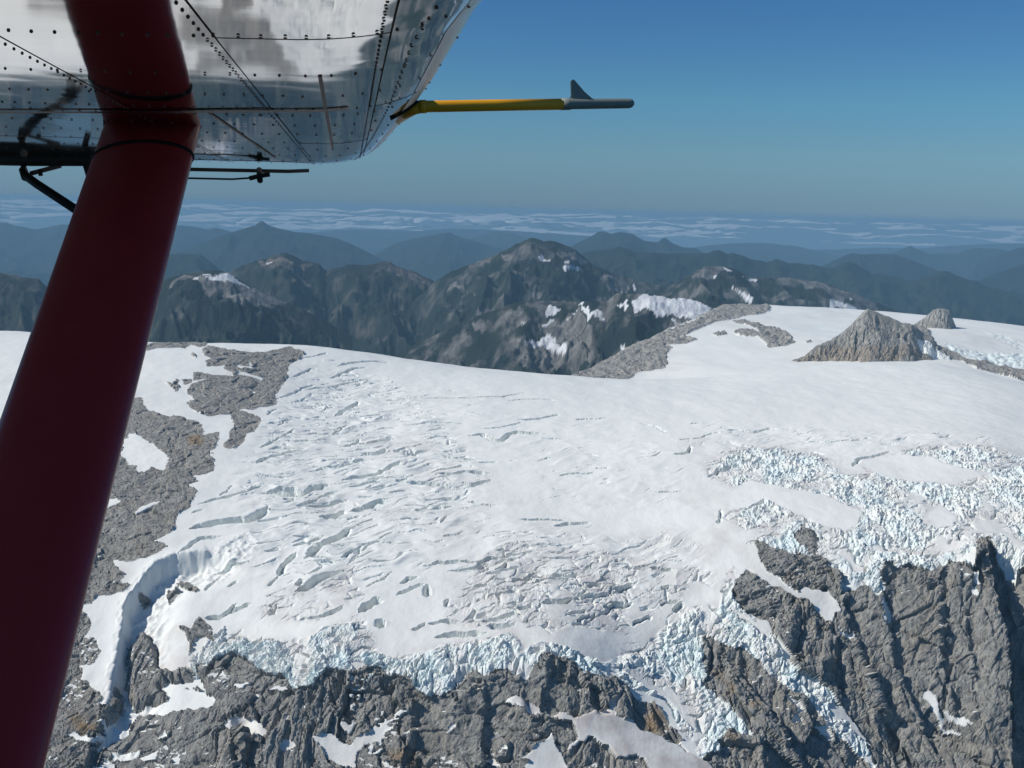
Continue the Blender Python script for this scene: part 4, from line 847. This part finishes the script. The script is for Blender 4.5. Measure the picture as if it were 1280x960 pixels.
for k, (lab, ridge, D) in enumerate([
        ('blue conical mountain on the left skyline', [(200, 330), (230, 313), (250, 304), (264, 299), (285, 291), (300, 286), (311, 283), (319, 281), (324, 277), (327.5, 275), (331, 277.5), (336, 281), (343, 283), (367, 289), (382, 290), (405, 294), (415, 295), (437, 303), (456, 312), (479, 324), (520, 345)], 20000),
        ('long blue ridge at the left edge on both sides of the strut', [(-160, 284), (-60, 281), (-20, 278), (0, 277.5), (10, 278), (20, 281.5), (45, 286), (70, 281), (95, 279), (150, 282), (215, 280.5), (225, 281), (244, 283), (259, 286), (270, 284), (285, 288), (310, 300), (350, 320)], 27000),
        ('hazy blue mountain under the puff of cloud left of centre', [(440, 335), (470, 316), (500, 301), (515, 298), (530, 295), (548, 291), (561, 289.5), (570, 293), (580, 297), (600, 302), (640, 314), (680, 330)], 25000),
        ('faint blue hill behind the central summit', [(560, 306), (590, 297), (606, 292), (621, 289), (640, 291), (660, 297), (690, 304), (730, 316)], 34000),
        ('blue twin topped mountain right of the central summit', [(690, 322), (710, 309), (723, 302), (740, 294), (747, 289.5), (753, 288), (764, 291), (776, 289), (790, 291), (800, 297), (805, 300), (822, 302), (827, 298), (831, 296), (836, 299), (841, 303), (854, 308), (869, 309), (880, 315), (920, 328)], 21000),
        ('low hazy ridge right of centre on the skyline', [(840, 318), (866, 309), (885, 306), (910, 304), (930, 303), (955, 303), (975, 305), (1000, 308), (1030, 315), (1070, 326)], 36000),
        ('blue ridge with a row of small tops above the pointed peak', [(990, 345), (1015, 338), (1033, 329), (1050, 321), (1060, 317), (1066, 315.5), (1083, 317), (1101, 316), (1118, 317), (1136, 323), (1166, 334), (1200, 350)], 19000),
        ('blue mountain with a small point at the right', [(1080, 326), (1105, 319), (1118, 315), (1131, 309), (1138, 306.5), (1149, 312), (1166, 317), (1188, 316), (1197, 317), (1206, 312), (1219, 309), (1241, 310), (1254, 311), (1280, 318), (1320, 330)], 28000),
        ('blue shoulder of a mountain cut by the right edge', [(1220, 330), (1240, 322), (1258, 316), (1264, 312), (1271, 309), (1282, 308), (1310, 304), (1360, 300), (1440, 306)], 23000),
        ('lower blue slope at the right edge', [(1180, 372), (1210, 356), (1240, 342), (1262, 335), (1290, 326), (1340, 318), (1440, 312)], 17000),
        ('pale distant ridge beneath the cloud bank at the right', [(960, 316), (1000, 312), (1050, 311), (1100, 309), (1150, 310), (1200, 306), (1250, 304), (1300, 304), (1420, 306)], 42000),
        ('pale distant ridge beneath the cloud bank left of centre', [(330, 300), (380, 291), (420, 287), (470, 286), (520, 288), (570, 285), (640, 288), (700, 292), (760, 296)], 43000)]):
    mountain('mountain', lab, ridge, D, D * .22, 900, M_FARM, 150, 22, amp=130, lam=D * .05, rough=.45, sd=k, power=1.1)

# ================================================================== VALLEY, CLOUDS, HAZE
RAD = 58000.0
def sheet(name, z, r, mat, n=60):
    a = np.linspace(-r, r, n); x, y = np.meshgrid(a, a)
    V = np.stack([x.ravel(), y.ravel(), np.full(x.size, z)], -1)
    return tag(link(name, quad_mesh(V, grid_quads(n, n), {'rock': np.zeros(len(V)), 'snow': np.zeros(len(V))}), mat), kind='structure')
tag(sheet('valley_floor', -1900.0, RAD - 500, M_FARM), 'dark forested lowland far below the mountains')
mc = Mat('cloud_white', 1.0); mc.b.inputs['Specular IOR Level'].default_value = 0
M_CLOUD = mc.done((0.85, 0.86, 0.88))
import bmesh
def cloud(px, py, wpx, hpx, D, sd):
    bm = bmesh.new(); rg = random.Random(sd); c = at(px, py, D); s = D / FPX
    for k in range(16):
        u = rg.uniform(-1, 1)
        r = bmesh.ops.create_icosphere(bm, subdivisions=3, radius=1.0)['verts']
        h = hpx * s * .5 * (1 - .6 * abs(u)) * rg.uniform(.35, 1.25); wd = wpx * s * rg.uniform(.05, .17)
        o = Vector((c[0] + u * wpx * s * .45, c[1] + rg.uniform(-1, 1) * wd * 1.5, c[2] + rg.uniform(-.15, .2) * hpx * s))
        for v in r: v.co = o + Vector((v.co.x * wd, v.co.y * wd * 1.4, v.co.z * h))
    co = np.array([v.co[:] for v in bm.verts])
    n = fbm2(co[:, 0] / (9 * s), co[:, 2] / (4 * s) + co[:, 1] / (14 * s), 4, sd)
    for v, q in zip(bm.verts, n): v.co.z += q * hpx * s * .16
    me = bpy.data.meshes.new('c'); bm.to_mesh(me); bm.free()
    for p in me.polygons: p.use_smooth = True
    return me
cl = [(440, 286, 120, 5), (600, 289, 140, 5), (740, 291, 120, 5), (250, 281, 120, 4), (40, 270, 170, 9), (180, 272, 150, 8), (420, 277, 90, 9), (480, 276, 90, 10), (525, 275, 80, 11), (575, 277, 90, 8), (640, 278, 120, 11), (700, 283, 110, 9), (515, 291, 60, 6), (800, 286, 110, 9), (880, 290, 90, 7), (1100, 303, 110, 3), (300, 276, 130, 7), (-120, 268, 160, 8), (1400, 308, 160, 5)]
bm = bmesh.new()
for k, (px, py, wd, h) in enumerate(cl):
    me = cloud(px, py + 1.5, wd * 1.1, h * 1.0, 64000 + 3000 * (k % 4), k); bm.from_mesh(me); bpy.data.meshes.remove(me)
gx3, gy3 = np.meshgrid(np.linspace(-72000, 72000, 520), np.linspace(60500, 92000, 110))   # the level deck of far cloud the puffs rise from
z3 = np.interp(gy3, [60500, 66000, 84000, 92000], [-1500, -1150, -330, -420]) + 240 * fbm2(gx3.ravel() / 5200, gy3.ravel() / 9000, 5, 3, .55).reshape(gx3.shape) + 150 * fbm2(gx3.ravel() / 16000, gy3.ravel() / 20000, 2, 7).reshape(gx3.shape)
q3 = grid_quads(110, 520); cov = fbm2(gx3.ravel() / 7000, gy3.ravel() / 3800, 5, 9, .6) - .12 - .22 * sstep(-5000, 40000, gx3.ravel())
q3 = q3[cov[q3].mean(1) > 0]                              # broken: more cloud to the left, open sky-blue gaps
me = quad_mesh(np.stack([gx3, gy3, z3], -1).reshape(-1, 3), q3); bm.from_mesh(me); bpy.data.meshes.remove(me)
me = bpy.data.meshes.new('clouds'); bm.to_mesh(me); bm.free()
for p in me.polygons: p.use_smooth = True
tag(link('clouds', me, M_CLOUD), 'low bank of white cloud puffs along the horizon', kind='stuff')

HAZE = 3.5e-5
mh = bpy.data.materials.new('haze'); mh.use_nodes = True
hn = mh.node_tree.nodes; hn.remove(hn['Principled BSDF'])
pv = hn.new('ShaderNodeVolumePrincipled')
pv.inputs['Color'].default_value = (0.305, 0.55, 0.745, 1); pv.inputs['Density'].default_value = HAZE
mh.node_tree.links.new(pv.outputs['Volume'], hn['Material Output'].inputs['Volume'])
def box_mesh(x0, x1, y0, y1, z0, z1):
    me = bpy.data.meshes.new('b')
    v = [(x, y, z) for z in (z0, z1) for y in (y0, y1) for x in (x0, x1)]
    me.from_pydata(v, [], [(0, 2, 3, 1), (4, 5, 7, 6), (0, 1, 5, 4), (2, 6, 7, 3), (0, 4, 6, 2), (1, 3, 7, 5)])
    return me
tag(link('haze', box_mesh(-RAD, RAD, -RAD, RAD, -1901.5, 40.0), mh), kind='stuff')
print('far land', round(time.time() - T0, 1))

# ================================================================== AIRCRAFT: wing, strut, pitot probe
WH = 0.20                                                # underside of the wing above the eye
WK = math.tan(math.radians(0.7))                         # the wing droops a little outward
def on_wing(px, py, dz=0.0):
    d = ray(px, py)
    return d * ((WH + dz) / (d[..., 2] + WK))[..., None]
def metal(name, col, rough, wav=0.0):
    m = Mat(name, rough, 1.0)
    v = m.coord((1, 1, 1)); vs_ = m.coord((0.6, 5.0, 1.0))
    a, b, f = m.noise(v, 2.2, 3), m.noise(vs_, 3.0, 5, 0.65), m.noise(vs_, 40, 3)
    c = m.mix(m.ramp(b, [(0.35, (0,) * 3), (0.75, (0.35,) * 3)]), col, (0.40, 0.37, 0.33))
    r = m.ramp(a, [(0.45, (rough,) * 3), (0.62, (rough + .03,) * 3)])
    n = m.bump(a, 0.12, 0.008 * wav)
    n = m.bump(b, 0.012, 0.003 * wav, n)
    return m.done(c, n, r)
M_DULL = metal('dull_aluminium', (0.40, 0.40, 0.43), 0.22, 0.3)
M_ALU = metal('polished_aluminium', (0.83, 0.765, 0.70), 0.03, 1.0)
def paint(name, col, rough=0.4, wear=None, spec=0.4):
    m = Mat(name, rough); m.b.inputs['Specular IOR Level'].default_value = spec
    v = m.coord(); a = m.noise(v, 9.0, 6, .65)
    c = m.mix(m.ramp(a, [(0.4, (0,) * 3), (0.75, (0.5,) * 3)]), col, wear or tuple(q * .7 for q in col))
    return m.done(c)
M_RED = paint('maroon_paint', (0.52, 0.042, 0.050), 0.36, (0.40, 0.034, 0.038))
M_BLACK = paint('black_rubber', (0.012, 0.012, 0.014), 0.6)
M_SEAM = paint('brown_grime', (0.22, 0.13, 0.10), 0.6)
M_YEL = paint('yellow_paint', (0.90, 0.40, 0.012), 0.4, (0.80, 0.34, 0.015))
M_GREY = paint('grey_paint', (0.25, 0.275, 0.235), 0.5)
M_DARK = paint('oily_dark_metal', (0.035, 0.03, 0.026), 0.5, (0.09, 0.05, 0.03))

# outline of the leading edge and tip in plan
le = [(720, -120), (650, -60), (600, 0), (585, 26), (566, 57), (546, 90), (521, 125), (502, 150), (482, 175), (466, 192), (450, 202), (436, 206), (420, 209)]
LE = on_wing([a for a, b in le], [b for a, b in le], np.array([.075] * 8 + [.07, .06, .045, .03, .015]))
ley, lex = LE[:, 1], LE[:, 0]
o_ = np.argsort(ley); ley, lex = ley[o_], lex[o_]
YT = float(ley[-1])
def xle(y): return np.where(y < ley[0], lex[0] + (ley[0] - y) * 0.03, np.interp(y, ley, lex))
def S(x, y):
    t = np.clip(xle(y) - x, 0, None); a, hh = 0.24, 0.085
    q = np.clip(1 - t / a, 0, 1)
    z = WH + hh * (1 - np.sqrt(np.maximum(0, 1 - q * q * .999)))
    z = z + 0.05 * np.clip((y - (YT - .75)) / .75, 0, 1) ** 2
    return z - WK * y + 0.00025 * np.sin(y * 9 + x * 2) + 0.0004 * np.sin(x * 11 + y * 3) * (t > .1)
plane = bpy.data.objects.new('airplane', None); COL.objects.link(plane)
plane.location = (0, 0, 0)
tag(plane, 'small aircraft with polished metal wing, maroon wing strut and yellow probe at the upper left', 'airplane')
CH = 2.5
yy = np.r_[np.linspace(-0.3, 1.0, 14), np.linspace(1.05, YT - .9, 46), np.linspace(YT - .86, YT, 22)]
cc = np.r_[0, np.geomspace(.004, 1, 40)]
gy_, gc_ = np.meshgrid(yy, cc, indexing='ij')
gx_ = xle(gy_) - gc_ * CH
core = np.stack([gx_ - .006, gy_, S(gx_ - .006, gy_) + 0.004], -1).reshape(-1, 3)
tq = gc_
top = np.stack([gx_, gy_, S(xle(gy_), gy_) + 0.004 + 0.17 * np.sqrt(np.clip(tq, 0, 1)) * (1 - tq) - tq * .06 + .04 * tq * (1 - tq)], -1).reshape(-1, 3)
Qc = grid_quads(len(yy), len(cc))
me = quad_mesh(np.vstack([core, top]), np.vstack([Qc, Qc[:, ::-1] + len(core)]))
me.materials.append(M_SEAM); me.materials.append(M_ALU)
me.polygons.foreach_set('material_index', np.r_[np.zeros(len(Qc), int), np.ones(len(Qc), int)])
wing = link('wing', me, None, plane)

def seam(p, q):
    a, b = on_wing([p[0], q[0]], [p[1], q[1]])
    k = (b[0] - a[0]) / (b[1] - a[1])
    return lambda y: a[0] + (y - a[1]) * k
SE = [lambda y: xle(y) - CH, seam((0, 45), (110, 105)), seam((256, 30), (391, 201)), seam((501, 0), (456, 195)), lambda y: xle(y) - 0.0015]
YS = [0.25, 1.20, 1.98, 2.85, YT - 0.004]
GAP = 0.0013
for i in range(4):
    for j in range(4):
        ya = np.linspace(YS[j] + GAP, YS[j + 1] - GAP, 26 if j < 3 else 40)
        lo_, hi_ = SE[i](ya) + (GAP if i else 0), SE[i + 1](ya) - (GAP if i < 3 else 0)
        hi_ = np.minimum(hi_, xle(ya) - 0.0015 - (.042 if i == 3 else 0)); lo_ = np.minimum(lo_, hi_ - 1e-4)
        if i == 0: lo_ = np.minimum(lo_, hi_ - 0.02)
        w = np.linspace(0, 1, 26)
        if i == 3: w = 1 - (1 - w) ** 2
        xx = lo_[:, None] + (hi_ - lo_)[:, None] * w[None]
        y3 = np.repeat(ya[:, None], 26, 1)
        lift = 0.0006 * ((i + j) % 2)
        V = np.stack([xx, y3, S(xx, y3) - lift], -1).reshape(-1, 3)
        link('skin_panel', quad_mesh(V, grid_quads(len(ya), 26)[:, ::-1]), M_ALU, wing)

for j in range(4):                                       # the nose of the wing: a duller strip
    ya = np.linspace(YS[j] + GAP, YS[j + 1] - GAP, 40); w = np.linspace(0, 1, 14)
    xx = (xle(ya) - .042)[:, None] + .0405 * w[None]; y3 = np.repeat(ya[:, None], 14, 1)
    link('leading_edge_strip', quad_mesh(np.stack([xx, y3, S(xx, y3) - .0004], -1).reshape(-1, 3), grid_quads(40, 14)[:, ::-1]), M_DULL, wing)

def ring_mesh(pts, radii, n=16, cap=True, sec=None):
    """tube through points; sec = (major dir, major, minor) per point for an oval"""
    bm = bmesh.new(); P = [Vector(p) for p in pts]; rings = []
    for k, p in enumerate(P):
        t = (P[min(k + 1, len(P) - 1)] - P[max(k - 1, 0)]).normalized()
        u = t.cross(Vector((0, 0, 1)) if abs(t.z) < .9 else Vector((0, 1, 0))).normalized()
        if sec is not None: u = (Vector(sec) - t * t.dot(Vector(sec))).normalized()
        v = t.cross(u)
        r = radii[k]; ru, rv = r if isinstance(r, tuple) else (r, r)
        rings.append([bm.verts.new(p + u * (ru * math.cos(2 * math.pi * i / n)) + v * (rv * math.sin(2 * math.pi * i / n))) for i in range(n)])
    for a, b in zip(rings, rings[1:]):
        for i in range(n): bm.faces.new((a[i], a[(i + 1) % n], b[(i + 1) % n], b[i]))
    if cap: bm.faces.new(rings[0][::-1]); bm.faces.new(rings[-1])
    bmesh.ops.recalc_face_normals(bm, faces=bm.faces)
    me = bpy.data.meshes.new('t'); bm.to_mesh(me); bm.free()
    for p in me.polygons: p.use_smooth = len(p.vertices) == 4
    return me
def pt(px, py, D): return Vector(at(px, py, D))

# rivets: one joined part
bm = bmesh.new()
def rivet(x, y, r=0.0022):
    z = float(S(np.array(x), np.array(y)))
    if x > float(xle(np.array(y))) - .004: return
    c = [bm.verts.new((x + r * math.cos(a), y + r * math.sin(a), z - .0008)) for a in [k * math.pi / 3 for k in range(6)]]
    d_ = [bm.verts.new((x + r * .55 * math.cos(a), y + r * .55 * math.sin(a), z - .0026)) for a in [k * math.pi / 3 for k in range(6)]]
    for k in range(6): bm.faces.new((c[k], d_[k], d_[(k + 1) % 6], c[(k + 1) % 6]))
    bm.faces.new(d_)
for yk, sp in ((0.92, .026), (1.185, .026), (1.50, .036), (1.75, .033), (1.96, .028), (2.08, .033), (2.3, .045), (2.55, .045), (2.83, .045), (3.1, .045), (3.4, .05), (3.75, .05), (4.1, .05)):
    x0 = float(xle(np.array(yk))) - .012
    for k in range(int(CH / sp)): rivet(x0 - k * sp + random.uniform(-.002, .002), yk + random.uniform(-.002, .002), .0024 if yk < 2 else .0034)
for f in SE[1:4]:
    y = .5
    while y < YT - .1:
        rivet(float(f(y)) - .011, y)
        y += .034 if y < 2 else .06
y = .5
while y < YT - .05:
    rivet(float(xle(np.array(y))) - .085, y, .0026); y += .06
bmesh.ops.recalc_face_normals(bm, faces=bm.faces)
me = bpy.data.meshes.new('r'); bm.to_mesh(me); bm.free()
tag(link('rivets', me, M_SEAM, wing), kind='stuff')
# raised lap strips: one across, one short stiffener
def strip(fx, y0, y1, wd, n=24):
    ya = np.linspace(y0, y1, n); xx = np.stack([fx(ya) - wd / 2, fx(ya) + wd / 2], 1); y3 = np.repeat(ya[:, None], 2, 1)
    return quad_mesh(np.stack([xx, y3, S(xx, y3) - .0022], -1).reshape(-1, 3), grid_quads(n, 2)[:, ::-1])
link('lap_strip', strip(seam((400, 95), (416, 186)), float(on_wing(400, 95)[1]), float(on_wing(416, 186)[1]), .006), M_SEAM, wing)
link('lap_strip', strip(seam((262, 140), (344, 197)), float(on_wing(262, 140)[1]), float(on_wing(344, 197)[1]), .007), M_SEAM, wing)
def cross_strip(p, q, wd, n=30):
    a, b = on_wing([p[0], q[0]], [p[1], q[1]]); xs = np.linspace(a[0], b[0], n); ym = np.linspace(a[1], b[1], n)
    y3 = np.stack([ym - wd / 2, ym + wd / 2], 1); xx = np.repeat(xs[:, None], 2, 1)
    return quad_mesh(np.stack([xx, y3, S(xx, y3) - .0030], -1).reshape(-1, 3), grid_quads(n, 2))
link('lap_strip', cross_strip((-40, 139), (436, 137), .035), paint('dark_red_strip', (0.075, 0.012, 0.018), .5), wing)

# strut
tA = Vector(on_wing(193, 150, .012)); tB = at(-49, 960, 1.17); tB = Vector(tB)
ax = (tB - tA).normalized(); tC = tB + ax * 0.75
wA, wB = 115 * tA.y / FPX / 2, 222 * tB.y / FPX / 2
maj = Vector(_r)
n_ = 14
sp = [tA.lerp(tC, k / n_) for k in range(n_ + 1)]
LAB_ = (tB - tA).length / (tC - tA).length
rad = [((wA + (wB - wA) * (k / n_) / LAB_), .042) for k in range(n_ + 1)]
strut = link('wing_strut', ring_mesh([tA - ax * .02] + sp[1:], rad, 40, True, maj), M_RED, plane)
def band(s0, s1, k):
    a, b = tA + ax * s0, tA + ax * s1
    r0 = [(wA + (wB - wA) * (s / (tB - tA).length)) for s in (s0, s1)]
    return ring_mesh([a, a.lerp(b, .5), b], [(r0[0] * k, .042 * k + .001), (r0[0] * k + .002, .044 * k + .001), (r0[1] * k, .042 * k + .001)], 40, True, maj)
link('seal_band', band(-.005, .022, 1.02), M_BLACK, strut)
link('strap', band(.150, .162, 1.012), M_BLACK, strut)

# hinge gear hanging at the outer edge
def rod(name, pts, r, m=M_DARK, parent=None):
    return link(name, ring_mesh([pt(p[0], p[1], p[2] * .77) for p in pts], [r * .77] * len(pts), 10), m, parent or plane)
hb = rod('hinge_beam', [(-60, 197, 4.9), (40, 199, 4.9), (128, 199, 4.9)], .034)
rod('brown_tube', [(-60, 187, 4.95), (30, 190, 4.95), (60, 194, 4.95)], .018, M_SEAM, hb)
rod('hinge_post', [(29, 200, 4.9), (29, 212, 4.9), (32, 222, 4.85)], .020, M_DARK, hb)
rod('brace', [(38, 217, 4.88), (76, 207, 4.9)], .011, M_SEAM, hb)
rod('bolt', [(50, 212, 4.88), (51, 220, 4.88)], .010, M_DARK, hb)
rod('brace', [(106, 203, 4.9), (113, 226, 4.9)], .014, M_DARK, hb)
rod('post', [(30, 165, 4.4), (30, 192, 4.8)], .018, M_SEAM, hb)
rod('balance_arm', [(31, 219, 4.86), (46, 230, 4.8), (110, 272, 4.55)], .021, M_BLACK)
rod('counterweight', [(91, 276, 4.6), (100, 277, 4.6)], .012, M_BLACK)
rod('edge_tube', [(228, 211.5, 5.6), (300, 213, 5.7), (360, 214.2, 5.75), (386, 213.2, 5.8)], .0105, M_SEAM)
pr = rod('push_rod', [(225, 222.5, 5.6), (290, 224, 5.6), (312, 222.5, 5.6)], .0055)
rod('rod_fitting', [(312, 223, 5.6), (320, 221, 5.6), (330, 219, 5.6), (337, 218, 5.6)], .013, M_DARK, pr)
rod('fitting_lug', [(324, 212, 5.7), (325, 226, 5.6)], .016, M_DARK, pr)

# pitot probe on the leading edge
DP = float(on_wing(512, 136, .045)[1])
y_ = 7.0 * DP / FPX
pit = link('pitot_probe', ring_mesh([pt(520, 133.5, DP), pt(531, 133.2, DP), pt(620, 131.6, DP + .045), pt(703, 130.3, DP + .09)], [y_ * 1.0] * 4, 20), M_YEL, plane)
link('mount', ring_mesh([pt(498, 152, DP + .1), pt(508, 143, DP + .03), pt(517, 136, DP), pt(525, 133.6, DP)], [y_ * .5, y_ * .8, y_ * 1.05, y_ * 1.1], 16), M_YEL, pit)
link('collar', ring_mesh([pt(524, 133.4, DP), pt(533, 133.2, DP)], [y_ * 1.14] * 2, 20), M_YEL, pit)
link('flange', ring_mesh([pt(489, 149, DP + .03), pt(505, 139, DP), pt(522, 127, DP - .05)], [.003, .005, .003], 8), M_BLACK, pit)
link('sensor_tip', ring_mesh([pt(701, 130.3, DP + .09), pt(712, 130.1, DP + .095), pt(714, 130.1, DP + .095), pt(786, 129.3, DP + .13), pt(790, 129.2, DP + .132), pt(792.5, 129.2, DP + .133)], [y_ * 1.05, y_ * 1.05, y_ * .93, y_ * .88, y_ * .72, y_ * .3], 20), M_GREY, pit)
bm = bmesh.new()
fp = [(704, 131), (707, 124), (713.5, 122.5), (713, 103), (715, 98.5), (718, 100), (731, 115), (743, 125.5), (746, 131)]
thk = Vector((0, .004, 0)); fr_, bk = [], []
for a, b in fp:
    p = pt(a, b, DP + .09 + (a - 703) * .0005); fr_.append(bm.verts.new(p - thk)); bk.append(bm.verts.new(p + thk))
bm.faces.new(fr_); bm.faces.new(bk[::-1])
for k in range(len(fp)): bm.faces.new((fr_[k], bk[k], bk[(k + 1) % len(fp)], fr_[(k + 1) % len(fp)]))
bmesh.ops.recalc_face_normals(bm, faces=bm.faces)
bmesh.ops.bevel(bm, geom=[e for e in bm.edges if len(e.link_faces) == 2 and e.calc_face_angle() > 1.2], offset=.0025, segments=2, affect='EDGES')
me = bpy.data.meshes.new('f'); bm.to_mesh(me); bm.free()
link('fin', me, M_GREY, pit)
print('done', round(time.time() - T0, 1))
